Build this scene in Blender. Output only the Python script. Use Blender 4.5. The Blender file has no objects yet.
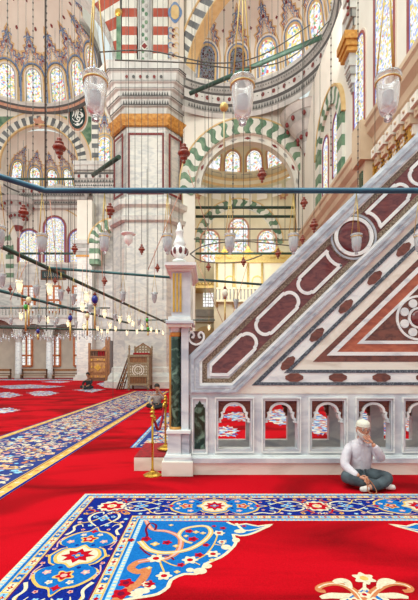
import bpy, bmesh, math, random
from mathutils import Vector, Matrix
PI = math.pi
random.seed(7)
scn = bpy.context.scene
COL = scn.collection
# ---------------------------------------------------------------- camera, sky, light, exposure
cam = bpy.data.cameras.new('camera'); cam_o = bpy.data.objects.new('camera', cam); COL.objects.link(cam_o)
cam.sensor_fit = 'VERTICAL'; cam.sensor_height = 36; cam.lens = 24.0
cam.shift_y = 66 / 600.0
cam.clip_end = 300
cam_o.location = (0, 0, 1.55); cam_o.rotation_euler = (PI / 2, 0, 0)
scn.camera = cam_o
wd = bpy.data.worlds.new('daylight'); scn.world = wd; wd.use_nodes = True
wd.node_tree.nodes['Background'].inputs[0].default_value = (0.91, 1.0, 0.965, 1)
wd.node_tree.nodes['Background'].inputs[1].default_value = .9
def area(name, loc, rot, sx, sy, power, col):
    l = bpy.data.lights.new(name, 'AREA'); l.shape = 'RECTANGLE'; l.size = sx; l.size_y = sy; l.energy = power; l.color = col
    o = bpy.data.objects.new(name, l); COL.objects.link(o); o.location = loc; o.rotation_euler = rot
    return o
area('dome_daylight', (-3, 6, 27), (0, 0, 0), 22, 18, 4600, (.90, 1, .94))
area('window_daylight', (-17, 24, 20), (math.radians(148), 0, 0), 14, 8, 2200, (1, .96, .88))  # added fill lamp in mid-air, brightens the left half dome
area('window_daylight', (-15, 31, 9), (math.radians(92), 0, 0), 12, 8, 1300, (.98, 1, 1))  # added fill lamp aimed at the far left wall, lifts the gallery zone
area('window_daylight', (2.6, 31.2, 11), (math.radians(98), 0, 0), 6, 8, 360, (.96, 1, 1))  # added fill lamp inside the far bay, brightens its back wall
area('window_daylight', (2.5, 19, 17.5), (math.radians(150), 0, math.radians(-15)), 5, 4, 420, (1, .98, .94))  # added fill lamp below the right half dome, aimed up to brighten it
area('dome_daylight', (-9, 0, 15), (math.radians(62), 0, math.radians(-18)), 14, 10, 2300, (.88, 1, .96))
scn.view_settings.view_transform = 'Standard'; scn.view_settings.look = 'None'
scn.view_settings.exposure = 0.0; scn.view_settings.gamma = 1.0

# ---------------------------------------------------------------- materials
def srgb(r, g, b):
    f = lambda c: (c / 255 / 12.92) if c / 255 <= .04045 else ((c / 255 + .055) / 1.055) ** 2.4
    return (f(r), f(g), f(b), 1)
MATS = {}
def mat(name, c1, c2=None, scale=4.0, rough=.6, metal=0.0, kind='noise', lo=.35, hi=.65, detail=5, distort=0.0, bump=0.0, c3=None, spec=.5, trans=0.0, stretch=None):
    m = bpy.data.materials.new(name); m.use_nodes = True
    nt = m.node_tree; b = nt.nodes['Principled BSDF']
    b.inputs['Base Color'].default_value = c1; b.inputs['Roughness'].default_value = rough; b.inputs['Metallic'].default_value = metal
    b.inputs['Specular IOR Level'].default_value = spec
    b.inputs['Transmission Weight'].default_value = trans
    tc = nt.nodes.new('ShaderNodeTexCoord'); mp = nt.nodes.new('ShaderNodeMapping')
    nt.links.new(tc.outputs['Object'], mp.inputs[0])
    if stretch: mp.inputs['Scale'].default_value = stretch
    n = nt.nodes.new('ShaderNodeTexNoise') if kind != 'voronoi' else nt.nodes.new('ShaderNodeTexVoronoi')
    n.inputs['Scale'].default_value = scale
    if kind != 'voronoi':
        n.inputs['Detail'].default_value = detail; n.inputs['Distortion'].default_value = distort
    nt.links.new(mp.outputs[0], n.inputs['Vector'])
    if c2 is not None:
        r = nt.nodes.new('ShaderNodeValToRGB'); r.color_ramp.elements[0].position = lo; r.color_ramp.elements[1].position = hi
        r.color_ramp.elements[0].color = c1; r.color_ramp.elements[1].color = c2
        if c3 is not None:
            e = r.color_ramp.elements.new((lo + hi) / 2); e.color = c3
        src = n.outputs['Fac'] if kind != 'voronoi' else n.outputs['Color']
        if kind == 'voronoi':
            s = nt.nodes.new('ShaderNodeSeparateColor'); nt.links.new(src, s.inputs[0]); src = s.outputs[0]
        nt.links.new(src, r.inputs[0]); nt.links.new(r.outputs[0], b.inputs['Base Color'])
    if bump:
        bp = nt.nodes.new('ShaderNodeBump'); bp.inputs['Strength'].default_value = bump; bp.inputs['Distance'].default_value = .02
        nt.links.new(n.outputs[0], bp.inputs['Height']); nt.links.new(bp.outputs[0], b.inputs['Normal'])
    MATS[name] = m
    return m
def marble(name, base, vein, scale=1.0, rough=.35, blocks=None, lo=.42, hi=.62, amount=1.0):
    """veined marble; blocks=(w,h): slab joints with a tone per slab"""
    m = bpy.data.materials.new(name); m.use_nodes = True
    nt = m.node_tree; N = nt.nodes; L = nt.links; b = N['Principled BSDF']; b.inputs['Roughness'].default_value = rough
    tc = N.new('ShaderNodeTexCoord')
    mp = N.new('ShaderNodeMapping'); mp.inputs['Rotation'].default_value = (.5, .6, .7); mp.inputs['Scale'].default_value = (1, 1, 2.4)
    L.new(tc.outputs['Object'], mp.inputs[0])
    n = N.new('ShaderNodeTexNoise'); n.inputs['Scale'].default_value = scale; n.inputs['Detail'].default_value = 8; n.inputs['Distortion'].default_value = 1.6
    L.new(mp.outputs[0], n.inputs['Vector'])
    r = N.new('ShaderNodeValToRGB'); r.color_ramp.elements[0].position = lo; r.color_ramp.elements[0].color = vein
    r.color_ramp.elements[1].position = hi; r.color_ramp.elements[1].color = base
    L.new(n.outputs['Fac'], r.inputs[0])
    out = r.outputs[0]
    if blocks:
        sp = N.new('ShaderNodeSeparateXYZ'); L.new(tc.outputs['Object'], sp.inputs[0])
        ad = N.new('ShaderNodeMath'); ad.operation = 'ADD'; L.new(sp.outputs[0], ad.inputs[0]); L.new(sp.outputs[1], ad.inputs[1])
        cb = N.new('ShaderNodeCombineXYZ'); L.new(ad.outputs[0], cb.inputs[0]); L.new(sp.outputs[2], cb.inputs[1])
        br = N.new('ShaderNodeTexBrick'); br.inputs['Scale'].default_value = 1; br.inputs['Brick Width'].default_value = blocks[0]; br.inputs['Row Height'].default_value = blocks[1]
        br.inputs['Mortar Size'].default_value = .012; br.inputs['Color1'].default_value = (1, 1, 1, 1); br.inputs['Color2'].default_value = (.78, .74, .70, 1); br.inputs['Mortar'].default_value = (.5, .48, .45, 1)
        L.new(cb.outputs[0], br.inputs['Vector'])
        mx = N.new('ShaderNodeMix'); mx.data_type = 'RGBA'; mx.blend_type = 'MULTIPLY'; mx.inputs[0].default_value = amount
        L.new(out, mx.inputs[6]); L.new(br.outputs[0], mx.inputs[7]); out = mx.outputs[2]
    L.new(out, b.inputs['Base Color'])
    MATS[name] = m
    return m
def emit_glass(name, strength, scale, cols, lead=.035, white=(1, .99, .96, 1)):
    """daylit stained glass: small leaded cells of colour"""
    m = bpy.data.materials.new(name); m.use_nodes = True
    nt = m.node_tree; N = nt.nodes; L = nt.links; N.remove(N['Principled BSDF'])
    tc = N.new('ShaderNodeTexCoord')
    v = N.new('ShaderNodeTexVoronoi'); v.inputs['Scale'].default_value = scale
    L.new(tc.outputs['Object'], v.inputs['Vector'])
    s = N.new('ShaderNodeSeparateColor'); L.new(v.outputs['Color'], s.inputs[0])
    r = N.new('ShaderNodeValToRGB'); r.color_ramp.interpolation = 'CONSTANT'
    r.color_ramp.elements[0].color = cols[0][1]; r.color_ramp.elements[0].position = 0
    r.color_ramp.elements[1].color = cols[1][1]; r.color_ramp.elements[1].position = cols[1][0]
    for p, c in cols[2:]:
        e = r.color_ramp.elements.new(p); e.color = c
    L.new(s.outputs[0], r.inputs[0])
    v2 = N.new('ShaderNodeTexVoronoi'); v2.feature = 'DISTANCE_TO_EDGE'; v2.inputs['Scale'].default_value = scale
    L.new(tc.outputs['Object'], v2.inputs['Vector'])
    g = N.new('ShaderNodeMath'); g.operation = 'GREATER_THAN'; g.inputs[1].default_value = lead; L.new(v2.outputs[0], g.inputs[0])
    mx = N.new('ShaderNodeMix'); mx.data_type = 'RGBA'; L.new(g.outputs[0], mx.inputs[0]); mx.inputs[6].default_value = (.62, .58, .60, 1); L.new(r.outputs[0], mx.inputs[7])
    e = N.new('ShaderNodeEmission'); e.inputs[1].default_value = strength; L.new(mx.outputs[2], e.inputs[0])
    L.new(e.outputs[0], N['Material Output'].inputs[0])
    MATS[name] = m
    return m
def emission(name, col, s):
    m = bpy.data.materials.new(name); m.use_nodes = True; nt = m.node_tree; nt.nodes.remove(nt.nodes['Principled BSDF'])
    e = nt.nodes.new('ShaderNodeEmission'); e.inputs[0].default_value = col; e.inputs[1].default_value = s
    nt.links.new(e.outputs[0], nt.nodes['Material Output'].inputs[0]); MATS[name] = m
    return m
S = srgb
def carpet_mat(name, c1, c2, c3):
    m = bpy.data.materials.new(name); m.use_nodes = True; nt = m.node_tree; N = nt.nodes; L = nt.links; b = N['Principled BSDF']
    b.inputs['Roughness'].default_value = .95; b.inputs['Specular IOR Level'].default_value = .08
    tc = N.new('ShaderNodeTexCoord'); mp = N.new('ShaderNodeMapping'); mp.inputs['Scale'].default_value = (.6, 1.0, 1); L.new(tc.outputs['Object'], mp.inputs[0])
    n = N.new('ShaderNodeTexNoise'); n.inputs['Scale'].default_value = .9; n.inputs['Detail'].default_value = 4; n.inputs['Distortion'].default_value = .7; L.new(mp.outputs[0], n.inputs['Vector'])
    r = N.new('ShaderNodeValToRGB'); r.color_ramp.elements[0].position = .37; r.color_ramp.elements[0].color = c2; r.color_ramp.elements[1].position = .54; r.color_ramp.elements[1].color = c1
    e = r.color_ramp.elements.new(.78); e.color = c3
    L.new(n.outputs['Fac'], r.inputs[0])
    n2 = N.new('ShaderNodeTexNoise'); n2.inputs['Scale'].default_value = 90; n2.inputs['Detail'].default_value = 3; L.new(tc.outputs['Object'], n2.inputs['Vector'])
    mx = N.new('ShaderNodeMix'); mx.data_type = 'RGBA'; mx.blend_type = 'SOFT_LIGHT'; mx.inputs[0].default_value = .5; L.new(r.outputs[0], mx.inputs[6]); L.new(n2.outputs['Fac'], mx.inputs[7])
    L.new(mx.outputs[2], b.inputs['Base Color'])
    bp = N.new('ShaderNodeBump'); bp.inputs['Strength'].default_value = .35; bp.inputs['Distance'].default_value = .006; L.new(n2.outputs['Fac'], bp.inputs['Height']); L.new(bp.outputs[0], b.inputs['Normal'])
    MATS[name] = m
carpet_mat('carpet_red', S(188, 2, 20), S(126, 1, 9), S(198, 4, 26))
def woven(name, scale, cols, base):
    m = bpy.data.materials.new(name); m.use_nodes = True; nt = m.node_tree; N = nt.nodes; L = nt.links; b = N['Principled BSDF']
    b.inputs['Roughness'].default_value = .95; b.inputs['Specular IOR Level'].default_value = .08
    tc = N.new('ShaderNodeTexCoord'); wv = N.new('ShaderNodeTexNoise'); wv.inputs['Scale'].default_value = scale * .6
    L.new(tc.outputs['Object'], wv.inputs['Vector'])
    mxv = N.new('ShaderNodeMix'); mxv.data_type = 'RGBA'; mxv.inputs[0].default_value = .12; L.new(tc.outputs['Object'], mxv.inputs[6]); L.new(wv.outputs['Color'], mxv.inputs[7])
    v = N.new('ShaderNodeTexVoronoi'); v.inputs['Scale'].default_value = scale; L.new(mxv.outputs[2], v.inputs['Vector'])
    s = N.new('ShaderNodeSeparateColor'); L.new(v.outputs['Color'], s.inputs[0])
    r = N.new('ShaderNodeValToRGB'); r.color_ramp.interpolation = 'CONSTANT'; r.color_ramp.elements[0].color = cols[0][1]; r.color_ramp.elements[1].position = cols[1][0]; r.color_ramp.elements[1].color = cols[1][1]
    for p, c in cols[2:]:
        e = r.color_ramp.elements.new(p); e.color = c
    L.new(s.outputs[1], r.inputs[0])
    L.new(r.outputs[0], b.inputs['Base Color']); MATS[name] = m
woven('woven_patch', 11, [(0, S(176, 198, 220)), (.22, S(224, 208, 186)), (.42, S(110, 160, 205)), (.58, S(48, 72, 150)), (.72, S(206, 140, 100)), (.84, S(186, 10, 26))], None)
mat('stone_cream', S(232, 224, 210), S(220, 210, 196), .5, .8)
mat('stone_pink', S(224, 205, 186), S(206, 186, 168), .35, .8)
mat('stone_back', S(232, 220, 190), S(214, 200, 168), .6, .8)
mat('stone_dome', S(234, 226, 212), S(222, 212, 198), .4, .85)
marble('marble_pier', S(224, 217, 206), S(196, 192, 188), 1.1, .4, (1.9, 1.05), .36, .6, .34)
marble('marble_wall', S(222, 216, 208), S(180, 176, 174), .45, .5, (1.6, 1.5), .34, .6, .4)
marble('marble_minbar', S(222, 222, 222), S(184, 186, 194), 1.1, .28, None, .36, .58)
marble('marble_grey', S(196, 200, 206), S(152, 158, 170), 2.2, .3, None, .36, .62)
marble('marble_cream', S(236, 228, 214), S(212, 200, 184), 1.4, .3, None, .30, .5)
marble('marble_white', S(238, 238, 234), S(200, 202, 206), 1.6, .3, None, .3, .5)
marble('porphyry', S(124, 64, 62), S(90, 42, 48), 5, .16, None, .35, .6)
marble('porphyry_brown', S(126, 68, 54), S(88, 44, 38), 5, .2, None, .35, .6)
marble('red_marble', S(186, 100, 70), S(158, 74, 52), 4, .3, None, .35, .6)
mat('granite_brown', S(92, 70, 52), S(160, 140, 118), 42, .35, kind='noise', lo=.4, hi=.62)
mat('granite_dark', S(58, 66, 78), S(132, 138, 146), 40, .35, kind='noise', lo=.48, hi=.68)
mat('green_marble', S(24, 50, 36), S(120, 150, 130), 7, .15, kind='noise', lo=.5, hi=.75, distort=1.5)
mat('green_stone', S(70, 106, 80), S(122, 146, 116), 2.2, .6)
mat('white_stone', S(226, 220, 206), S(206, 200, 188), 1.2, .7)
mat('dark_stone', S(82, 84, 86), S(116, 116, 116), 1.2, .6)
mat('red_stone', S(156, 62, 44), S(178, 84, 60), 1.0, .6)
mat('grey_paint', S(150, 146, 140), S(176, 170, 162), 2.5, .7)
mat('grey_light', S(205, 200, 192), S(186, 180, 174), 1.6, .7)
mat('line_dark', S(86, 84, 82), None, rough=.7)
mat('stone_lower', S(200, 188, 170), S(184, 172, 156), .8, .8)
mat('r_blue', S(56, 66, 128), S(44, 56, 116), 30, .95, spec=.05)
mat('maroon', S(110, 26, 26), S(130, 40, 36), 5, .5)
mat('ochre', S(206, 168, 112), S(216, 184, 132), 3, .6)
mat('pink_paint', S(186, 128, 104), S(200, 150, 124), 4, .7)
mat('blue_paint', S(92, 118, 158), S(124, 146, 176), 4, .7)
mat('gold', S(226, 178, 84), S(200, 148, 60), 8, .32, .75)
mat('gold_pale', S(222, 194, 122), S(196, 160, 92), 14, .45, .45)
mat('gold_capital', S(214, 156, 76), S(180, 118, 50), 6, .45, .2)
mat('brass', S(222, 176, 78), S(190, 140, 50), 6, .22, .9)
mat('iron_green', S(34, 72, 72), S(52, 96, 96), 5, .45, .2)
mat('iron_blue', S(44, 96, 120), S(30, 76, 98), 3, .4, .2)
mat('iron_dark', S(34, 58, 46), S(48, 74, 58), 3, .5, .1)
mat('stone_tan', S(208, 182, 152), S(186, 158, 130), .8, .8)
mat('wire', S(88, 84, 78), None, rough=.6, metal=.3)
mat('wire_gold', S(202, 168, 92), None, rough=.4, metal=.4)
mat('cord_red', S(186, 130, 108), None, rough=.8)
mat('bead_red', S(116, 44, 30), S(150, 66, 44), 12, .25)
mat('wood', S(152, 100, 54), S(112, 66, 34), 5, .45, stretch=(6, 6, 1))
mat('wood_light', S(186, 134, 78), S(150, 100, 56), 5, .45)
mat('wood_dark', S(84, 52, 34), S(110, 70, 44), 5, .5)
mat('wood_grey', S(158, 138, 108), S(122, 102, 76), 14, .6)
mat('wood_orange', S(208, 120, 66), S(184, 96, 50), 3, .5)
mat('velvet_red', S(168, 12, 26), S(120, 6, 18), 14, .9)
mat('dark_green_board', S(20, 52, 54), None, rough=.5)
mat('white_paint', S(240, 238, 230), None, rough=.6)
mat('skin', S(206, 146, 118), S(190, 126, 100), 14, .5)
mat('skin_dark', S(176, 122, 92), None, rough=.55)
mat('hair_dark', S(34, 28, 26), None, rough=.7)
mat('beard', S(214, 206, 198), S(180, 170, 164), 60, .8)
mat('shirt', S(222, 212, 216), S(198, 188, 196), 11, .8, bump=1.0)
mat('shirt_grey', S(176, 166, 160), S(140, 130, 126), 30, .8)
mat('trousers', S(84, 94, 100), S(58, 66, 72), 9, .85, bump=1.0)
mat('cloth_black', S(26, 26, 30), S(40, 40, 44), 12, .9)
mat('cap_knit', S(236, 232, 214), S(212, 206, 186), 90, .9, bump=.3)
mat('sock', S(226, 214, 206), S(200, 184, 178), 20, .9)
mat('bead_amber', S(176, 100, 60), None, rough=.2)
mat('cobalt', S(30, 36, 130), None, rough=.15)
mat('green_glaze', S(60, 150, 50), None, rough=.2)
mat('cream_bead', S(222, 206, 160), None, rough=.35)
mat('c_navy', S(20, 42, 138), S(14, 30, 110), 60, .95, spec=.05)
mat('c_blue', S(26, 112, 184), S(16, 94, 166), 60, .95, spec=.05)
mat('c_light', S(150, 196, 222), S(120, 176, 210), 60, .95, spec=.05)
mat('c_cream', S(226, 210, 182), S(206, 188, 160), 60, .95, spec=.05)
mat('c_gold', S(226, 184, 104), S(210, 162, 84), 60, .95, spec=.05)
mat('c_orange', S(204, 128, 84), S(190, 108, 66), 60, .95, spec=.05)
mat('c_red', S(190, 14, 34), S(166, 8, 26), 60, .95, spec=.05)
mat('c_wine', S(110, 16, 50), None, rough=.95, spec=.05)
mat('c_pink', S(224, 168, 158), S(212, 148, 140), 60, .95, spec=.05)
W_ = (1, .99, .97, 1)
emit_glass('glass_bright', 1.12, 6.5, [(0, W_), (.32, S(252, 232, 140)), (.56, S(170, 198, 244)), (.68, S(238, 120, 112)), (.77, W_), (.94, S(130, 196, 140))])
emit_glass('glass_tall', 1.12, 11, [(0, W_), (.42, S(250, 228, 130)), (.64, S(178, 188, 238)), (.77, S(230, 140, 124)), (.80, S(216, 230, 252)), (.95, S(140, 200, 130))])
emit_glass('glass_back', 1.1, 6.0, [(0, W_), (.45, S(250, 226, 160)), (.6, S(206, 222, 240)), (.72, S(230, 150, 120)), (.82, W_), (.93, S(160, 200, 150))])
emit_glass('glass_dim', .34, 7.0, [(0, S(180, 190, 210)), (.25, S(150, 90, 80)), (.5, S(110, 130, 120)), (.7, S(200, 190, 160)), (.85, S(90, 40, 40))], .1)
emit_glass('glass_clear', 1.25, 3.0, [(0, W_), (.5, (1, 1, .96, 1)), (.8, S(236, 240, 220))], .04)
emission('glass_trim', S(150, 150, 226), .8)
mat('rose_frame', S(158, 84, 80), S(140, 70, 70), 3, .6)
emission('bulb', (1, .78, .42, 1), 2.6)
mat('glass_jar', (1, 1, 1, 1), None, rough=.03, trans=.80, spec=.9)
mat('glass_milk', S(240, 240, 238), S(222, 224, 228), 12, .08, trans=.62)
mat('glass_crystal', S(240, 244, 248), S(200, 206, 212), 30, .05, trans=.6)
mat('oval_green', S(14, 50, 48), None, rough=.5)

# ---------------------------------------------------------------- mesh toolkit
class MB:
    def __init__(s): s.v = []; s.f = []; s.m = []; s.names = []; s.smooth = []
    def mi(s, name):
        if name not in s.names: s.names.append(name)
        return s.names.index(name)
    def face(s, pts, m, smooth=False):
        k = len(s.v); s.v += [tuple(p) for p in pts]; s.f.append(tuple(range(k, k + len(pts)))); s.m.append(s.mi(m)); s.smooth.append(smooth)
    def grid(s, rows, m, closed=False, smooth=True):
        k = len(s.v); n = len(rows[0])
        for r in rows: s.v += [tuple(p) for p in r]
        for i in range(len(rows) - 1):
            for j in range(n if closed else n - 1):
                a = k + i * n + j; b = k + i * n + (j + 1) % n
                s.f.append((a, b, b + n, a + n)); s.m.append(s.mi(m)); s.smooth.append(smooth)
    def prism(s, pts, S_, h0, h1, m, side=None):
        top = [S_(u, v, h1) for u, v in pts]; bot = [S_(u, v, h0) for u, v in pts]
        k = len(s.v); n = len(pts); s.v += [tuple(p) for p in top] + [tuple(p) for p in bot]
        s.f.append(tuple(range(k, k + n))); s.m.append(s.mi(m)); s.smooth.append(False)
        s.f.append(tuple(range(k + 2 * n - 1, k + n - 1, -1))); s.m.append(s.mi(side or m)); s.smooth.append(False)
        for i in range(n):
            j = (i + 1) % n
            s.f.append((k + i, k + n + i, k + n + j, k + j)); s.m.append(s.mi(side or m)); s.smooth.append(False)
    def flat(s, pts, S_, h, m): s.face([S_(u, v, h) for u, v in pts], m)
    def strip(s, A, B, S_, h, m):     # flat band between two polylines of equal count
        for i in range(len(A) - 1):
            g = h + (i % 5) * 2e-4
            s.face([S_(*A[i], g), S_(*A[i + 1], g), S_(*B[i + 1], g), S_(*B[i], g)], m)
    def band(s, A, B, S_, h0, h1, m): # solid band between two polylines
        s.prism(list(A) + list(B)[::-1], S_, h0, h1, m)
    def bandq(s, A, B, S_, h0, h1, m):
        for i in range(len(A) - 1): s.prism([A[i], A[i + 1], B[i + 1], B[i]], S_, h0, h1 + (i % 4) * 2.5e-4, m)
    def box(s, x0, x1, y0, y1, z0, z1, m):
        s.prism([(x0, z0), (x1, z0), (x1, z1), (x0, z1)], lambda u, v, h: (u, h, v), y1, y0, m)
    def tube(s, pts, r, m, n=6, closed=False, cap=True):
        pts = [Vector(p) for p in pts]; N = len(pts); rows = []
        R = r if isinstance(r, (list, tuple)) else [r] * N
        prev = None
        for i, p in enumerate(pts):
            a = pts[i - 1] if (i > 0 or closed) else p; b = pts[(i + 1) % N] if (i < N - 1 or closed) else p
            t = (b - a).normalized() if (b - a).length > 1e-9 else Vector((0, 0, 1))
            if prev is None:
                ref = Vector((0, 0, 1)) if abs(t.z) < .9 else Vector((1, 0, 0)); x = t.cross(ref).normalized()
            else:
                x = (prev - t * prev.dot(t));
                x = x.normalized() if x.length > 1e-6 else t.orthogonal().normalized()
            prev = x; y = t.cross(x)
            rows.append([p + (x * math.cos(2 * PI * k / n) + y * math.sin(2 * PI * k / n)) * R[i] for k in range(n)])
        if closed: rows.append(rows[0])
        s.grid(rows, m, closed=True)
        if cap and not closed: s.face(rows[0][::-1], m); s.face(rows[-1], m)
    def lathe(s, prof, c, m, n=16, a0=0, a1=2 * PI, smooth=True, sx=1, sy=1):
        full = abs(a1 - a0 - 2 * PI) < 1e-6; rows = []
        for r, z in prof:
            cnt = n if full else n + 1
            rows.append([(c[0] + r * sx * math.cos(a0 + (a1 - a0) * k / n), c[1] + r * sy * math.sin(a0 + (a1 - a0) * k / n), c[2] + z) for k in range(cnt)])
        s.grid(rows, m, closed=full, smooth=smooth)
    def ball(s, c, r, m, n=10, k=6, sz=1):
        s.lathe([(max(1e-4, r * math.sin(PI * i / k)), -r * sz * math.cos(PI * i / k)) for i in range(k + 1)], c, m, n)
    def build(s, name, parent=None, recalc=True, bevel=0):
        me = bpy.data.meshes.new(name); me.from_pydata(s.v, [], s.f)
        for nm in s.names: me.materials.append(MATS[nm])
        me.polygons.foreach_set('material_index', s.m); me.polygons.foreach_set('use_smooth', s.smooth)
        if recalc:
            bm = bmesh.new(); bm.from_mesh(me)
            bmesh.ops.remove_doubles(bm, verts=bm.verts, dist=1e-5)
            bmesh.ops.recalc_face_normals(bm, faces=bm.faces); bm.to_mesh(me); bm.free()
        o = bpy.data.objects.new(name, me); COL.objects.link(o)
        if bevel:
            b = o.modifiers.new('bevel', 'BEVEL'); b.width = bevel; b.segments = 2; b.limit_method = 'ANGLE'
        if parent is not None:
            o.parent = parent; o.matrix_parent_inverse = Matrix.Translation(-parent.location) if parent.rotation_euler[2] == 0 else parent.matrix_basis.inverted()
        return o
def tag(o, label=None, cat=None, group=None, kind=None):
    if label: o['label'] = label
    if cat: o['category'] = cat
    if group: o['group'] = group
    if kind: o['kind'] = kind
    return o
def thing(name, loc, label, cat, group=None):
    o = bpy.data.objects.new(name, None); COL.objects.link(o); o.location = loc; o.empty_display_size = .1
    return tag(o, label, cat, group)
def struct(name, mb, label=None, parent=None):
    o = mb.build(name, parent)
    if parent is None: tag(o, label, 'building part' if label else None, None, 'structure')
    return o
CX, HY, F, H = 209.0, 366.0, 400.0, 1.55
def P(px, py, Y): return Vector(((px - CX) * Y / F, Y, H + (HY - py) * Y / F))
def q(px, py, Y): return ((px - CX) * Y / F, H + (HY - py) * Y / F)
def qs(l, Y): return [q(a, b, Y) for a, b in l]
def fl(px, py):
    Y = H * F / (py - HY); return ((px - CX) * Y / F, Y)
def wallY(Yw): return lambda u, v, h: (u, Yw - h, v)
def wallX(Xw): return lambda u, v, h: (Xw - h, u, v)
def floorS(u, v, h): return (u, v, h)
def sphereS(M, r):
    def f(u, v, h):                    # u: azimuth (rad), v: height along meridian (m)
        el = v / r; rr = r - h
        return (M[0] + rr * math.cos(el) * math.cos(u / r), M[1] + rr * math.cos(el) * math.sin(u / r), M[2] + rr * math.sin(el))
    return f
def cylS(M, r):
    return lambda u, v, h: (M[0] + (r - h) * math.cos(u / r), M[1] + (r - h) * math.sin(u / r), v)
def arcpts(cu, cv, r, a0, a1, n, sv=1): return [(cu + r * math.cos(a0 + (a1 - a0) * i / n), cv + sv * r * math.sin(a0 + (a1 - a0) * i / n)) for i in range(n + 1)]
def circ(cu, cv, r, n=16, sv=1): return [(cu + r * math.cos(2 * PI * i / n), cv + sv * r * math.sin(2 * PI * i / n)) for i in range(n)]
def petal(cu, cv, r, k, dip=.3, n=40, rot=0): return [(cu + r * (1 - dip * .5 + dip * .5 * math.cos(k * (2 * PI * i / n))) * math.cos(2 * PI * i / n + rot), cv + r * (1 - dip * .5 + dip * .5 * math.cos(k * (2 * PI * i / n))) * math.sin(2 * PI * i / n + rot)) for i in range(n)]
def star(cu, cv, r, k, inner=.5, rot=0): return [(cu + (r if i % 2 == 0 else r * inner) * math.cos(PI * i / k + rot), cv + (r if i % 2 == 0 else r * inner) * math.sin(PI * i / k + rot)) for i in range(2 * k)]
def off(pts, w, taper=None):
    A = []; B = []; n = len(pts)
    for i in range(n):
        a = pts[max(0, i - 1)]; b = pts[min(n - 1, i + 1)]; dx, dy = b[0] - a[0], b[1] - a[1]; l = math.hypot(dx, dy) or 1
        k = w / 2 * (taper(i / (n - 1)) if taper else 1)
        A.append((pts[i][0] - dy / l * k, pts[i][1] + dx / l * k)); B.append((pts[i][0] + dy / l * k, pts[i][1] - dx / l * k))
    return A, B
def smooth(pts, k=6, closed=False):
    out = []; n = len(pts)
    for i in range(n if closed else n - 1):
        p0 = pts[(i - 1) % n] if (closed or i > 0) else pts[0]; p1 = pts[i]; p2 = pts[(i + 1) % n]; p3 = pts[(i + 2) % n] if (closed or i + 2 < n) else pts[-1]
        for j in range(k):
            t = j / k
            out.append(tuple(.5 * ((2 * p1[d]) + (-p0[d] + p2[d]) * t + (2 * p0[d] - 5 * p1[d] + 4 * p2[d] - p3[d]) * t * t + (-p0[d] + 3 * p1[d] - 3 * p2[d] + p3[d]) * t ** 3) for d in range(len(p1))))
    if not closed: out.append(tuple(pts[-1]))
    return out
def archwin(cu, v0, w, h, n=10, pointed=0):
    """outline of a round-headed window, base at v0"""
    r = w / 2; pts = [(cu - r, v0), (cu + r, v0)]
    pts += [(cu + r * math.cos(a), v0 + h - r * (1 + pointed) + r * (1 + pointed) * math.sin(a)) for a in [PI * i / n for i in range(n + 1)]]
    return pts
# ================================================================ STRUCTURE
cnt = {}
def num(k): cnt[k] = cnt.get(k, 0) + 1; return '%s_%d' % (k, cnt[k])
mb = MB(); mb.face([(-60, -8, 0), (30, -8, 0), (30, 52.2, 0), (-60, 52.2, 0)], 'carpet_red')
struct('floor', mb, 'red carpeted mosque floor')

def window(S_, u, v0, w, h, glass, bands, label, k=1.0, grid=True, sill=True):
    """round-headed window: painted/moulded bands around a stained pane. bands=[(width, material, height)]"""
    root = None
    mb = MB(); acc = 0
    for (bw, m, hh) in bands:
        a = archwin(u / 1, v0 - acc * .3, (w + 2 * acc) * k, h + acc * 1.3); acc += bw
        b = archwin(u / 1, v0 - acc * .3, (w + 2 * acc) * k, h + acc * 1.3)
        # open band: skip the base edge
        A = a[1:] + [a[0]]; B = b[1:] + [b[0]]
        mb.bandq(A, B, S_, .0, hh, m)
    fr = mb.build('window_frame')
    n = num('window')
    root = bpy.data.objects.new(n, None); COL.objects.link(root); p = S_(u, v0, 0); root.location = p
    tag(root, label, 'window', None, 'structure')
    fr.parent = root; fr.matrix_parent_inverse = Matrix.Translation(-Vector(p))
    mb = MB(); mb.flat(archwin(u, v0, w * k, h), S_, .02, glass); pn = mb.build('window_pane', root)
    if grid:
        mb = MB(); rim = archwin(u, v0, w * k * .80, h * .93); r2 = archwin(u, v0, w * k * .80 + .05 * k, h * .93 + .03)
        mb.bandq(rim[1:], r2[1:], S_, .03, .05, 'blue_paint')
        mb.build('leaded_border', root)
    return root

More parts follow.
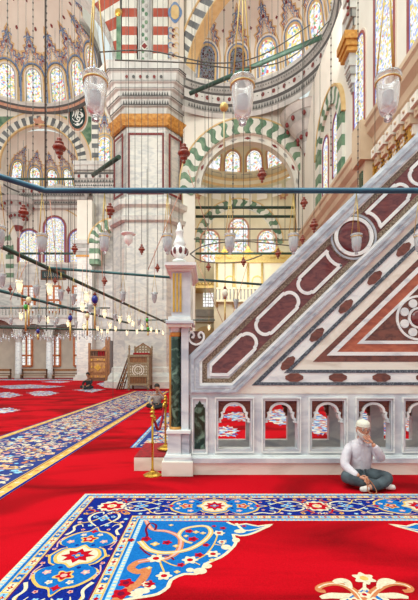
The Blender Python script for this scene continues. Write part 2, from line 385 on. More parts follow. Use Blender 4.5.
def finial(mb, S_, u, v, w, h, k=1.0, hh=.02, pale='grey_paint'):
    """painted flame-shaped ornament above a window head"""
    half = [(.5, -.28), (.42, -.02), (.50, .10), (.34, .16), (.38, .30), (.22, .34), (.27, .48), (.14, .52), (.17, .66), (.07, .70), (.09, .84), (0, 1)]
    out = [(u + a * w * k, v + b * h) for a, b in half] + [(u - a * w * k, v + b * h) for a, b in half[-2::-1]]
    inn = [(u, v - .02 * h)]
    A, B = off(out, .07 * w * k); mb.strip(A, B, S_, hh, 'ochre')
    A, B = off([(u + (p[0] - u) * .86, v + (p[1] - v) * .91) for p in out], .035 * w * k); mb.strip(A, B, S_, hh + .01, 'maroon')
    A, B = off([(u + (p[0] - u) * .7, v + (p[1] - v) * .82 + .02 * h) for p in out], .05 * w * k); mb.strip(A, B, S_, hh + .02, 'blue_paint')
    mb.flat(petal(0, 0, 1, 5, .3, 20), lambda a, b, c: S_(u + a * .09 * w * k, v + .5 * h + b * .06 * h, c), hh + .035, 'maroon')
    for d_ in (.0, .13, .26):
        A, B = off([(u + (p[0] - u) * (.50 - d_), v + .06 * h + (p[1] - v) * (.60 - d_)) for p in out], .03 * w * k); mb.strip(A, B, S_, hh + .02, ('pink_paint', 'blue_paint', 'ochre')[int(d_ / .13 + .5)])
    for s in (-1, 1):
        mb.flat(circ(0, 0, 1, 10), lambda a, b, c: S_(u + s * .18 * w * k + a * .055 * w * k, v + .27 * h + b * .04 * h, c), hh + .035, 'pink_paint')
        mb.flat(circ(0, 0, 1, 10), lambda a, b, c: S_(u + s * .33 * w * k + a * .05 * w * k, v + .04 * h + b * .04 * h, c), hh + .035, 'pink_paint')
        sp = [(u + s * k * w * (.1 + .10 * math.cos(t)), v + h * (.70 + .06 * math.sin(t))) for t in [i * .6 for i in range(9)]]
        A, B = off(sp, .035 * w * k); mb.strip(A, B, S_, hh + .03, 'blue_paint')

def dots(mb, S_, u0, u1, v, step, r, m, hh, ku=1.0, sv=1.25):
    n = max(1, int(abs(u1 - u0) / step))
    for i in range(n):
        c = u0 + (u1 - u0) * (i + .5) / n
        mb.flat(circ(c, v, r * ku, 8, sv / ku), S_, hh, m)

def cornice(mb, S_, u0, u1, levels, n=1, red=None, bump=True):
    """stack of mouldings; levels=[(v0,v1,h,material)]"""
    for (v0, v1, h, m) in levels:
        for i in range(n):
            a = u0 + (u1 - u0) * i / n; b = u0 + (u1 - u0) * (i + 1) / n
            mb.prism([(a, v0), (b, v0), (b, v1), (a, v1)], S_, -.05, h, m)
def zigrow(mb, S_, u0, u1, v, hgt, step, m, hh):
    n = int(abs(u1 - u0) / step)
    for i in range(n):
        a = u0 + (u1 - u0) * i / n; b = u0 + (u1 - u0) * (i + 1) / n
        mb.flat([(a, v), ((a + b) / 2, v + hgt), (b, v)], S_, hh, m)

def voussoirs(mb, S_, cu, cv, r0, r1, a0, a1, n, m1, m2, h0, h1, wig=0.0):
    for i in range(n):
        aa = a0 + (a1 - a0) * i / n; ab = a0 + (a1 - a0) * (i + 1) / n
        if wig:
            def edge(a):
                return [(cu + (r0 + (r1 - r0) * t / 6) * math.cos(a + wig * math.sin(t / 6 * 2 * PI)), cv + (r0 + (r1 - r0) * t / 6) * math.sin(a + wig * math.sin(t / 6 * 2 * PI))) for t in range(7)]
            pts = edge(aa) + edge(ab)[::-1]
        else: pts = arcpts(cu, cv, r0, aa, ab, 3) + arcpts(cu, cv, r1, ab, aa, 3)
        mb.prism(pts, S_, h0, h1, m1 if i % 2 == 0 else m2)
def ringband(mb, S_, cu, cv, r0, r1, a0, a1, n, h0, h1, m): mb.bandq(arcpts(cu, cv, r0, a0, a1, n), arcpts(cu, cv, r1, a0, a1, n), S_, h0, h1, m)
def wall_arch(mb, S_, u0, u1, v0, v1, cu, cv, r, depth, m, base=None, n=28):
    """wall panel with a round-arched opening cut through"""
    base = v0 if base is None else base
    arc = arcpts(cu, cv, r, 0, PI, n)
    pts = [(u1, v0), (u1, v1), (u0, v1), (u0, v0)]
    if base <= v0: pts += [(cu - r, v0)] + arc[::-1] + [(cu + r, v0)]
    mb.prism(pts, S_, -depth, 0, m)

# ---------------------------------------------------------------- right wall (mihrab wall), X = 6.6, with tall windows
XR = 6.6; SR = wallX(XR)
mb = MB()
mb.prism([(3.5, 0), (29, 0), (29, 19.5), (18, 19.5), (18, 27), (3.5, 27)], SR, -.4, 0, 'stone_cream')
mb.box(7.9, 8.2, 15, 30, 15, 36, 'stone_cream')
struct('wall_right', mb, 'cream plastered wall with tall stained windows on the right')
def yr(px): return XR * F / (px - CX)
def zr(px, py): return H + (HY - py) * yr(px) / F
tb = [(.10, 'maroon', .06), (.10, 'glass_trim', .03)]
def wr(pa, pb, ptop, pbot, label, pz=None, g='glass_tall'):
    y1, y0 = yr(pa), yr(pb); yc = (y0 + y1) / 2; pc = CX + XR * F / yc
    z1 = zr(pc, ptop); z0 = zr(pc, pbot)
    window(SR, yc, z0, abs(y1 - y0) * .74, z1 - z0, g, [(.05, 'glass_trim', .03), (.10, 'rose_frame', .07), (.08, 'stone_pink', .03)], label, grid=False)
wr(353.7, 366.4, 38, 139, 'tall narrow stained window above the gallery cornice, third from the corner')
wr(373.5, 397.5, -60, 122, 'wide tall stained window above the marble stair flank')
wr(407, 440, -90, 70, 'stained window cut off by the right edge of the photo')
wr(323, 329.5, 139, 192, 'small stained window nearest the corner under the green striped arch')
wr(333, 341.5, 114, 172, 'second stained window under the green striped arch')
wr(356.5, 367, 163, 196, 'small pointed stained window under the gallery brackets')
wr(404, 430, 118, 150, 'stained window below the cornice at the right edge')
wr(333.5, 340.5, 196, 213, 'lower small stained window seen just above the stair parapet')
wr(322, 328, 212, 226, 'lowest small stained window beside the far corner')
# striped arch on the right wall above the two corner windows
mb = MB()
ya, yb = yr(318), yr(345); cy_ = (ya + yb) / 2; rr_ = abs(ya - yb) / 2
zc = zr(331, 93) - rr_
voussoirs(mb, SR, cy_, zc, rr_ - .75, rr_, 0, PI, 17, 'green_stone', 'white_stone', -.02, .16, .05)
for s in (-1, 1):
    for i in range(8):
        z1 = zc - i * .55; u0 = cy_ + s * (rr_ - .75); u1 = cy_ + s * rr_
        mb.prism([(u0, z1 - .55), (u1, z1 - .55), (u1, z1), (u0, z1)], SR, -.02, .16, 'white_stone' if i % 2 else 'green_stone')
ringband(mb, SR, cy_, zc, rr_, rr_ + .12, 0, PI, 18, 0, .2, 'ochre')
struct(num('trim'), mb, 'green and white striped arch on the right wall')
# gallery cornice along the right wall, stepping at the far end
mb = MB()
zc0 = H + 306 / 209 * 0 + (HY - 62) / 209 * 6.2 + .05
prof = [(0, -.95), (.12, -.95), (.16, -.70), (.30, -.55), (.34, -.30), (.52, -.12), (.55, .12), (.62, .2), (.62, .36), (.0, .36)]
def sweep(mb, path, prof, m):
    rows = [[(p[0] - a * nx, p[1] - a * ny, p[2] + b) for a, b in prof] for p, nx, ny in path]
    mb.grid(rows, m, smooth=False)
sweep(mb, [((XR, 4, zc0), 1, 0), ((XR, 16.2, zc0), 1, 0)], prof, 'stone_tan')
mb.box(XR - .78, XR + .1, 15.4, 16.3, zc0 - 1.1, zc0 + .42, 'stone_tan')
sweep(mb, [((XR, 16.2, zc0 - .5), 1, 0), ((XR, 28, zc0 - .5), 1, 0)], prof, 'stone_tan')
mb.box(XR - .55, XR + .1, 15.5, 16.2, 0, zc0 - 1.0, 'stone_tan')
mb.box(XR - .60, XR - .3, 15.7, 16.0, 2, zc0 - 1.4, 'green_marble')
mb.box(XR - .5, XR + .1, 9.2, 9.9, 0, zc0 - .9, 'stone_tan')
mb.box(XR - .32, XR + .1, 9.9, 15.4, 7.9, 8.2, 'ochre')
struct(num('trim'), mb, 'stone gallery cornice stepping along the right wall')
mb = MB()      # carved brackets below
for i in range(9):
    y = 10.2 + i * .58
    for j, (o_, zz, w_) in enumerate([(.50, -.95, .22), (.40, -1.25, .17), (.28, -1.55, .13), (.16, -1.85, .09)]):
        mb.box(XR - o_, XR, y - w_, y + w_, zc0 + zz - .32, zc0 + zz, 'stone_tan' if j % 2 else 'stone_cream')
        mb.ball((XR - o_, y, zc0 + zz - .16), .06, 'stone_tan', 8, 5)
struct(num('trim'), mb, 'carved hanging brackets under the gallery cornice')
t = thing('lattice_screen', (XR - .2, 14, 8.4), 'gilded lattice screen in a slanting frame just above the stair parapet', 'screen')
mb = MB(); mb.box(XR - .26, XR - .16, 12.6, 15.2, 8.45, 9.2, 'wood_dark'); mb.build('backing_panel', t)
mb = MB()
for z in (8.42, 9.22): mb.box(XR - .34, XR - .2, 12.5, 15.3, z - .06, z + .06, 'gold')
for y in (12.55, 15.25): mb.box(XR - .34, XR - .2, y - .06, y + .06, 8.42, 9.22, 'gold')
mb.build('gilded_frame', t)
mb = MB()
for i in range(14):
    y = 12.7 + i * .18
    for j in range(4): mb.prism(star(y + (.09 if j % 2 else 0), 8.55 + j * .17, .085, 4, .45), SR, .26, .29, 'gold')
mb.build('lattice', t)

# ---------------------------------------------------------------- exedra semidome at upper right
M = Vector((1.35, 22.85, 22.0)); RE = 6.05
aA, aB = math.radians(118.6), math.radians(-61.4)
dA = Vector((math.cos(aA), math.sin(aA), 0)); dN = Vector((-math.cos((aA + aB) / 2), -math.sin((aA + aB) / 2), 0))
SE = sphereS(M, RE)
mb = MB(); rows = []
for i in range(17):
    el = PI / 2 * i / 16 * .999; rows.append([SE(aB * RE + (aA - aB) * RE * j / 44, el * RE, 0) for j in range(45)])
mb.grid(rows, 'stone_dome'); struct('ceiling_exedra', mb, 'painted half dome at the upper right')
for az, g, lab in ((104.5, 'glass_dim', 'dark stained window nearest the striped arch in the right half dome'), (83, 'glass_dim', 'second dark stained window of the right half dome'), (62, 'glass_bright', 'bright stained window behind the hanging glass lamp in the right half dome'), (42, 'glass_bright', 'larger bright stained window right of the lamp in the half dome'), (23, 'glass_bright', 'steep bright stained window high in the right half dome'), (3, 'glass_bright', 'stained window of the half dome nearest the right wall')):
    u = math.radians(az) * RE
    window(SE, u, .12, 1.12, 2.15, g, [(.14, 'ochre', .05), (.10, 'blue_paint', .04), (.10, 'stone_dome', .05), (.10, 'ochre', .03)], lab, 1.0)
mb = MB()
for az in (104.5, 83, 62, 42, 23, 3): finial(mb, SE, math.radians(az) * RE, 2.55, 1.6, 2.1, 1.12)
for az in (94, 72.5, 52, 32):
    for vv in (3.2, 4.3): mb.flat(petal(math.radians(az) * RE, vv, .12, 4, .5, 16), SE, .03, 'maroon')
struct(num('trim'), mb, 'painted flame ornaments of the right half dome')
# ring cornice under it
def ring(mb, C, r, a0, a1, levels, n=48):
    """levels: (z0, z1, projection0, projection1, material) on a cylinder"""
    for z0, z1, p0, p1, m in levels:
        rows = [[(C[0] + (r - p) * math.cos(a0 + (a1 - a0) * j / n), C[1] + (r - p) * math.sin(a0 + (a1 - a0) * j / n), z) for j in range(n + 1)] for p, z in ((p0, z0), (p1, z1))]
        mb.grid(rows, m, smooth=False)
mb = MB()
ring(mb, M, RE, aA + .06, aB - .1, [(19.5, 19.75, -.1, .05, 'grey_light'), (19.75, 20.2, .05, .08, 'grey_paint'), (20.2, 20.35, .08, .2, 'line_dark'), (20.35, 20.9, .2, .24, 'grey_light'),
     (20.9, 21.0, .24, .34, 'line_dark'), (21.0, 21.3, .34, .45, 'grey_paint'), (21.3, 21.42, .45, .5, 'line_dark'), (21.42, 21.62, .5, .55, 'grey_light'), (21.62, 22.02, .55, .0, 'grey_light')])
SC = cylS(M, RE)
for i in range(44):
    u = (aB + .1 + (aA - aB - .1) * (i + .5) / 44) * RE
    if i % 2 == 0: mb.flat(circ(u, 20.63, .13, 8, 1.2), SC, .28, 'maroon')
    mb.flat(circ(u, 20.63, .05, 6), SC, .29, 'line_dark')
    for s in (-.11, .11): mb.flat([(u + s - .08, 19.82), (u + s + .08, 19.82), (u + s, 20.14)], SC, .14, 'line_dark')
for i in range(88):
    u = (aB + .1 + (aA - aB - .1) * (i + .5) / 88) * RE
    mb.flat([(u - .05, 21.08), (u + .05, 21.08), (u, 21.24)], SC, .47, 'line_dark')
struct(num('trim'), mb, 'curved grey cornice with red dots under the right half dome')
# plane of the opening arch
def SA(u, v, h): p = M + dA * u * 1.0 - dN * 0 + dN * h; return (p.x, p.y, v)
def onplane(px, py):
    d = Vector(((px - CX) / F, 1, (HY - py) / F)); o0 = Vector((0, 0, H)); t = (M - o0).dot(dN) / d.dot(dN); p = o0 + d * t
    return ((p - M).dot(dA), p.z)
inn_ = smooth([onplane(*p) for p in [(186.5, 80), (188, 69), (193, 49), (203, 26), (217, 3), (234, -15), (256, -30)]], 8)
out_ = smooth([onplane(*p) for p in [(177, 80), (178.5, 62), (183, 41), (191, 20), (204, -3), (222, -24), (250, -44)]], 8)
mb = MB()
for i in range(len(inn_) - 1):
    mb.prism([inn_[i], inn_[i + 1], out_[i + 1], out_[i]], SA, -.5, .12, 'dark_stone' if (i // 2) % 2 else 'white_stone')
A, B = off(inn_, .12); mb.bandq(A, B, SA, -.5, .2, 'ochre'); A, B = off(out_, .14); mb.bandq(A, B, SA, -.3, .2, 'ochre')
struct(num('trim'), mb, 'black and white striped arch of the right half dome')
mb = MB()      # spandrel beyond the arch
pts = out_ + [(out_[-1][0], 33), (out_[0][0] + 4, 33), (out_[0][0] + 4, out_[0][1])]
mb.prism(pts, SA, -.4, 0, 'stone_cream')
struct('wall_exedra', mb, 'painted spandrel beside the striped arch')

# ---------------------------------------------------------------- wall under the exedra with the big green arch, Y = 29
YB = 29.0; SB = wallY(YB); cA, cZ, rO, rI = 2.83, 14.55, 4.93, 3.85
mb = MB(); wall_arch(mb, SB, -1.88, 6.55, 0, 22, cA, cZ, rI, 1.2, 'stone_dome')
struct('wall_back', mb, 'cream wall pierced by the big green striped arch')
mb = MB()
voussoirs(mb, SB, cA, cZ, rI + .02, rO, -.12, PI + .12, 33, 'green_stone', 'white_stone', -.05, .10, .035)
ringband(mb, SB, cA, cZ, rO, rO + .10, -.12, PI + .12, 40, 0, .14, 'ochre')
ringband(mb, SB, cA, cZ, rI - .42, rI + .02, 0, PI, 40, -.9, -.25, 'white_stone')
for i in range(11):
    a = PI * (i + .5) / 11; r_ = rI - .2
    m_ = 'maroon' if i % 2 else 'grey_paint'
    mb.prism([(cA + (r_ + d) * math.cos(a + e), cZ + (r_ + d) * math.sin(a + e)) for d, e in ((-.1, 0), (0, .07), (.1, 0), (0, -.07))], SB, -.26, -.22, m_)
struct(num('trim'), mb, 'big arch of green and white zigzag stones')
mb = MB()      # soffit lozenges, on the inner face of the arch
def SS(u, v, h): return (cA + (rI - h - .01) * math.cos(u), YB + v, cZ + (rI - h - .01) * math.sin(u))
for i in range(9):
    a = PI * (i + .5) / 9
    if i % 2: mb.flat([(a - .10, .4), (a + .10, .4), (a + .10, .8), (a - .10, .8)], SS, .02, 'pink_paint')
    else: mb.flat([(a - .14, .6), (a, .25), (a + .14, .6), (a, .95)], SS, .02, 'grey_paint')
struct(num('trim'), mb, 'painted lozenges under the big green arch')
# corner muqarnas corbel at right of the arch
def corbel(c, s, lab, nm='c'):
    mb = MB(); tiers = [(0, .05), (.5, .22), (1.0, .38), (1.5, .55), (2.0, .8), (2.4, 1.15), (2.8, 1.4), (3.1, 1.7)]
    mats_ = ['grey_light', 'maroon', 'grey_light', 'grey_paint', 'grey_light', 'grey_paint', 'grey_light']
    for i in range(len(tiers) - 1):
        z0, r0 = tiers[i]; z1, r1 = tiers[i + 1]
        mb.lathe([(r0 * s, z0 * s), (r1 * s * .96, z1 * s - .05), (r1 * s, z1 * s)], c, mats_[i], 20, smooth=False)
        nt = 12
        for k in range(nt):
            a = 2 * PI * k / nt; rm = (r0 + r1) / 2 * s + .04
            if i in (3, 5):
                mb.ball((c[0] + rm * math.cos(a), c[1] + rm * math.sin(a), c[2] + (z0 + z1) / 2 * s), .105 * s, 'maroon', 8, 5, 1.3)
    return struct(num('trim'), mb, lab)
corbel((P(316, 168, 27).x - .2, 27.6, P(316, 168, 27).z), 1.25, 'red and grey honeycomb corbel in the corner right of the big green arch')
# gilded bracket capital on the right wall below the ring
mb = MB(); c = P(343, 70, 18.2)
bx, by, bz = XR, c.y, c.z; gk = .72
for i, (z0, z1, e, m) in enumerate([(1.0, 1.35, .85, 'gold_capital'), (.75, 1.0, .75, 'gold_capital'), (.55, .75, .66, 'gold_capital'), (.0, .55, .45, 'grey_light'), (-.35, 0, .38, 'grey_paint'), (-.7, -.35, .28, 'grey_light'), (-1.05, -.7, .16, 'grey_paint')]):
    mb.box(bx - e * gk, bx + .05, by - e * .95 * gk, by + e * .95 * gk, bz + z0, bz + z1, m)
    if m != 'gold_capital':
        for k in range(4): mb.ball((bx - e * gk, by - e * .5 + k * e * .33, bz + (z0 + z1) / 2), .06, 'grey_paint', 6, 4)
struct(num('trim'), mb, 'gilded bracket capital high on the right wall')
mb = MB()      # upper mouldings running toward the camera along the right wall
for j_, (e, w_, m) in enumerate([(.12, 1.5, 'grey_light'), (.24, 1.15, 'grey_paint'), (.36, .8, 'grey_light'), (.46, .4, 'grey_paint')]):
    mb.box(XR - e, XR + .05 + j_ * .01, 18.0 - j_ * .06, 18.0 + w_, 16.9 + j_ * .35, 19.58, m); mb.box(XR - e - .01, XR - e + .05, 17.985 - j_ * .06, 18.03 - j_ * .06, 16.9 + j_ * .35, 19.58, 'line_dark')
for i in range(9): mb.ball((XR - .42, 17.80, 17.2 + i * .3), .07, 'maroon', 8, 5)
for k, (z0, z1, e, m) in enumerate([(19.6, 20.0, .25, 'grey_light'), (20.0, 20.7, .32, 'grey_paint'), (20.7, 21.3, .42, 'grey_light'), (21.3, 22.0, .6, 'grey_light')]):
    mb.box(XR - e, XR + .05, 6, 18.4, z0, z1, m)
for i in range(14): mb.flat(circ(6.6 + i * .85, 20.35, .13, 8, 1.3), SR, .34, 'maroon')
struct(num('trim'), mb, 'grey painted cornice along the top of the right wall')

# ---------------------------------------------------------------- bay behind the big arch, back wall Y = 38
YC = 38.0; SCW = wallY(YC)
mb = MB(); mb.prism([(-4, 0), (9, 0), (9, 19.4), (-4, 19.4)], SCW, -.4, 0, 'stone_back'); struct('wall_far', mb, 'pale wall of the bay behind the big arch')
mb = MB(); mb.box(-1.9, -1.6, 30.3, 38, 0, 19.4, 'stone_back'); struct('wall_bay_left', mb, 'left side wall of the far bay')
mb = MB(); mb.box(8.0, 8.4, 30.2, 38, 0, 19.4, 'stone_back'); struct('wall_bay_right', mb, 'right side wall of the far bay')
M3 = Vector((2.83, 32.6, 19.2)); R3 = 5.4; S3 = sphereS(M3, R3)
mb = MB(); rows = [[S3((-.1 + (PI + .2) * j / 30) * R3, (PI / 2 * .99) * i / 12 * R3, 0) for j in range(31)] for i in range(13)]
mb.grid(rows, 'stone_back'); struct('ceiling_bay', mb, 'small half dome behind the big arch')
for az, lab in ((118, 'stained window at left of the small half dome behind the arch'), (97, 'stained window in the small half dome left of centre, behind the arch'), (74, 'stained window in the small half dome right of centre, behind the arch'), (52, 'stained window at right of the small half dome behind the arch')):
    window(S3, math.radians(az) * R3, .75, 1.25, 1.75, 'glass_back', [(.12, 'pink_paint', .04), (.10, 'ochre', .03)], lab, 1.15)
mb = MB()
ring(mb, M3, R3, -.1, PI + .1, [(18.5, 18.7, 0, .1, 'ochre'), (18.7, 19.0, .1, .2, 'stone_back'), (19.0, 19.2, .2, .3, 'ochre'), (19.2, 19.25, .3, 0, 'stone_back')])
SC3 = cylS(M3, R3)
for i in range(10):
    u = (.2 + (PI - .4) * (i + .5) / 10) * R3
    mb.flat([(u - .5, 17.2), (u + .5, 17.2), (u + .5, 18.2), (u - .5, 18.2)], SC3, .0, 'stone_cream')
    S3p = S3
    mb.strip(*off([(u - .5, .1), (u + .5, .1), (u + .5, .5), (u - .5, .5), (u - .5, .1)], .06), S3, .03, 'grey_paint')
struct(num('trim'), mb, 'thin gilt cornice inside the bay behind the arch')
mb = MB(); cc = q(239, 243, YC)
voussoirs(mb, SCW, cc[0], cc[1], 3.35, 4.15, 0, PI, 27, 'green_stone', 'white_stone', 0, .06, .03)
ringband(mb, SCW, cc[0], cc[1], 4.15, 4.25, 0, PI, 30, 0, .1, 'ochre'); ringband(mb, SCW, cc[0], cc[1], 3.25, 3.35, 0, PI, 30, 0, .1, 'white_stone')
for px in (197, 283):
    c = q(px, 195, YC); mb.prism(petal(c[0], c[1], .5, 6, .4), SCW, 0, .05, 'pink_paint'); mb.prism(circ(c[0], c[1], .22), SCW, 0, .08, 'ochre')
struct(num('trim'), mb, 'green zigzag arch on the far wall of the bay')
for (x0, x1, yt, yb_, lab) in ((201.5, 218.5, 231, 262, 'left of the three red-bordered windows in the far bay'), (229.5, 247.5, 219, 254, 'tall middle red-bordered window in the far bay'), (258.5, 275.5, 231, 256, 'right red-bordered window in the far bay')):
    a = q(x0, yb_, YC); b = q(x1, yt, YC)
    window(SCW, (a[0] + b[0]) / 2, a[1], b[0] - a[0], b[1] - a[1], 'glass_back', [(.16, 'pink_paint', .08)], lab)
a = q(203, 307, YC); b = q(216, 291, YC)
mb = MB(); mb.prism([(a[0], a[1]), (b[0], a[1]), (b[0], b[1]), (a[0], b[1])], SCW, 0, .05, 'glass_clear'); o = struct(num('window'), mb, 'small latticed window low in the far bay')
mb = MB()
for i in range(6): mb.box(a[0] + (b[0] - a[0]) * i / 5 - .02, a[0] + (b[0] - a[0]) * i / 5 + .02, YC - .1, YC - .05, a[1], b[1], 'grey_paint')
for i in range(6): z = a[1] + (b[1] - a[1]) * i / 5; mb.box(a[0], b[0], YC - .1, YC - .05, z - .02, z + .02, 'grey_paint')
mb.build('lattice', o)
mb = MB()
for z0, z1, e, m in ((310, 317, .4, 'grey_paint'), (317, 322, .25, 'grey_light')):
    za = q(0, z1, YC)[1]; zb = q(0, z0, YC)[1]; mb.box(-3, 1.2, YC - e, YC, za, zb, m)
c = q(206, 333, YC); ringband(mb, SCW, c[0], c[1] - .6, 0.0, 1.25, 0, PI, 14, 0, .05, 'ochre')
struct(num('trim'), mb, 'grey ledge and low arch of the far bay')
# gilded tribune
YT = 35.0; t = thing('gilded_tribune', P(253, 366, YT) * 1.0, 'pale tribune with gilded scalloped cresting under the far windows', 'tribune')
ST = wallY(YT)
mb = MB(); a = q(214, 330, YT); b = q(300, 262, YT); mb.box(a[0], b[0], YT, YT + 1.6, 0, b[1], 'stone_back'); mb.build('panelled_front', t)
for (x0, x1) in ((215, 233.5), (233.5, 262), (262, 292)):
    mb = MB(); n = 24; base = [q(x0, 263, YT), q(x1, 263, YT)]
    top = []
    for i in range(n + 1):
        f = i / n; yy = 256 - 7 * math.exp(-((f - .5) / .14) ** 2) - 2.6 * abs(math.sin(f * PI * 5)); top.append(q(x0 + (x1 - x0) * f, yy, YT))
    mb.prism([base[0], base[1]] + top[::-1], ST, 0, .2, 'gold_pale')
    c = q((x0 + x1) / 2, 253, YT); mb.prism(petal(c[0], c[1], .3, 6, .3, 24), ST, .2, .28, 'gold')
    for s in (-1, 1):
        sp = [(c[0] + s * (.45 + .28 * math.cos(tt)), c[1] - .3 + .22 * math.sin(tt)) for tt in [i * .5 for i in range(12)]]
        A, B = off(sp, .07); mb.strip(A, B, ST, .25, 'gold')
    mb.build('gilded_crest', t)
for px in (217, 233.5, 248, 262, 291):
    mb = MB(); a = q(px, 330, YT); b = q(px, 263, YT); mb.tube([(a[0], YT - .12, a[1] + 2), (a[0], YT - .12, b[1])], .09, 'gold_pale', 8); mb.build('colonnette', t)
for px in (230, 257, 280):
    mb = MB(); c = q(px, 286, YT); A = archwin(c[0], c[1] - .9, .75, 1.7); B = archwin(c[0], c[1] - .9, .95, 1.82); mb.bandq(A[1:] + A[:1], B[1:] + B[:1], ST, 0, .06, 'gold_pale'); mb.build('blind_arch', t)
mb = MB(); a = q(216, 303, YT); b = q(268, 289, YT)
mb.box(a[0], b[0], YT - .75, YT - .6, a[1], a[1] + .18, 'stone_back'); mb.box(a[0], b[0], YT - .75, YT - .6, b[1] - .15, b[1], 'stone_back'); mb.box(a[0], b[0], YT - .6, YT, a[1], a[1] + .15, 'stone_back')
for i in range(15): x = a[0] + (b[0] - a[0]) * (i + .5) / 15; mb.box(x - .09, x + .09, YT - .72, YT - .63, a[1], b[1], 'stone_back')
mb.box(a[0], b[0], YT - .62, YT - .6, a[1] + .15, b[1] - .1, 'grey_paint')
mb.build('railing', t)
t = thing('gilded_cornice_shelf', P(202, 290, 36), 'small gilded shelf canopy above the latticed window of the far bay', 'shelf')
mb = MB(); a = q(188, 289, 36); b = q(215, 285.5, 36); mb.box(a[0], b[0], 35.5, 38, a[1], b[1], 'gold_pale')
for i in range(8): x = a[0] + (b[0] - a[0]) * (i + .5) / 8; mb.ball((x, 35.5, b[1] + .05), .16, 'gold_pale', 6, 4)
mb.build('shelf_board', t)

# ---------------------------------------------------------------- the big pier
YP = 28.0
plan = [(-5.85, 28), (-3.0, 28), (-1.95, 29.3), (-1.95, 30.2), (-7.0, 30.2), (-7.0, 29.3)]
def prof_loft(mb, plan, levels, m):
    cx = sum(p[0] for p in plan) / len(plan); cy = sum(p[1] for p in plan) / len(plan)
    for (z0, e0), (z1, e1) in zip(levels[:-1], levels[1:]):
        def ex(e): return [(p[0] + (e if p[0] > cx else -e), p[1] + (e if p[1] > cy + .3 else -e)) for p in plan]
        A, B = ex(e0), ex(e1)
        for i in range(len(plan)):
            j = (i + 1) % len(plan); mb.face([(A[i][0], A[i][1], z0), (A[j][0], A[j][1], z0), (B[j][0], B[j][1], z1), (B[i][0], B[i][1], z1)], m)
t = thing('marble_pier', (-4.4, 29.5, 0), 'huge veined marble pier with a gilded band near its top, left of centre', 'pier')
mb = MB(); prof_loft(mb, plan, [(0, .55), (.45, .55), (.5, .35), (.8, .32), (1.1, .12), (1.4, .1), (1.5, .02)], 'marble_pier'); mb.build('pier_base', t)
mb = MB(); prof_loft(mb, plan, [(1.5, .3 - .28), (12.2, .02)], 'marble_pier'); mb.build('lower_shaft', t)
mb = MB(); prof_loft(mb, plan, [(11.6, .05), (11.7, .25), (12.0, .3), (12.1, .12), (12.6, .1), (12.75, .34), (13.1, .38), (13.2, .1), (13.5, -.05)], 'marble_pier'); mb.build('shaft_moulding', t)
mb = MB(); prof_loft(mb, plan, [(13.4, -.08), (19.4, -.08)], 'marble_pier'); mb.build('upper_shaft', t)
mb = MB(); prof_loft(mb, plan, [(18.3, .0), (18.34, .12), (18.5, .2), (18.58, .1), (18.75, .2), (19.0, .32), (19.05, .28), (19.1, .0)], 'gold_capital')
mb.build('gilded_band', t)
mb = MB(); Sp = wallY(YP + .08)
for (x0, x1) in ((-5.7, -3.15),):
    for e, m in ((0, 'maroon'), (.14, 'white_stone')):
        pass
    A = [(x0, 13.6), (x1, 13.6), (x1, 17.9), (x0, 17.9), (x0, 13.6)]; s_ = .14
    B = [(x0 + s_, 13.6 + s_), (x1 - s_, 13.6 + s_), (x1 - s_, 17.9 - s_), (x0 + s_, 17.9 - s_), (x0 + s_, 13.6 + s_)]
    mb.bandq(A, B, Sp, 0, .05, 'maroon')
def SdR(u, v, h):   # right chamfer face
    a = Vector((-3.0, 27.92)); b = Vector((-1.87, 29.3)); d = (b - a); p = a + d * u; n = Vector((d.y, -d.x)).normalized(); return (p.x + n.x * h, p.y + n.y * h, v)
def SdL(u, v, h):
    a = Vector((-5.85, 27.92)); b = Vector((-7.08, 29.3)); d = (b - a); p = a + d * u; n = Vector((-d.y, d.x)).normalized(); n = n if n.y < 0 else -n; return (p.x + n.x * h, p.y + n.y * h, v)
for SF in (SdR, SdL):
    A = [(.15, 13.6), (.85, 13.6), (.85, 17.9), (.15, 17.9), (.15, 13.6)]; B = [(.22, 13.74), (.78, 13.74), (.78, 17.76), (.22, 17.76), (.22, 13.74)]; mb.bandq(A, B, SF, 0, .05, 'maroon')
mb.build('red_panel_borders', t)
mb = MB(); prof_loft(mb, plan, [(19.2, .0), (19.6, .05), (19.65, .18), (20.1, .22), (20.15, .35), (20.55, .4), (20.6, .55), (20.9, .6), (20.95, .75), (21.5, .8), (21.6, .95), (22.1, 1.0), (22.2, 1.05), (22.2, -1.2)], 'grey_light')
for z, e in ((19.62, .12), (20.12, .29), (20.58, .48), (20.93, .68), (21.56, .9)): prof_loft(mb, plan, [(z, e), (z + .09, e + .1)], 'line_dark')
for i in range(6):
    for SF, h_ in ((wallY(YP), .74),):
        mb.flat(circ(-5.6 + i * .47, 21.2, .1, 8, 1.2), wallY(YP - .82), .03, 'maroon' if i % 2 == 0 else 'line_dark')
for i in range(18): mb.flat([(-6.0 + i * .18, 20.2), (-5.84 + i * .18, 20.2), (-5.92 + i * .18, 20.48)], wallY(YP - .4), .03, 'line_dark')
for i in range(18): mb.flat([(-6.0 + i * .18, 19.7), (-5.84 + i * .18, 19.7), (-5.92 + i * .18, 20.0)], wallY(YP - .22), .03, 'line_dark')
mb.build('painted_cornice', t)
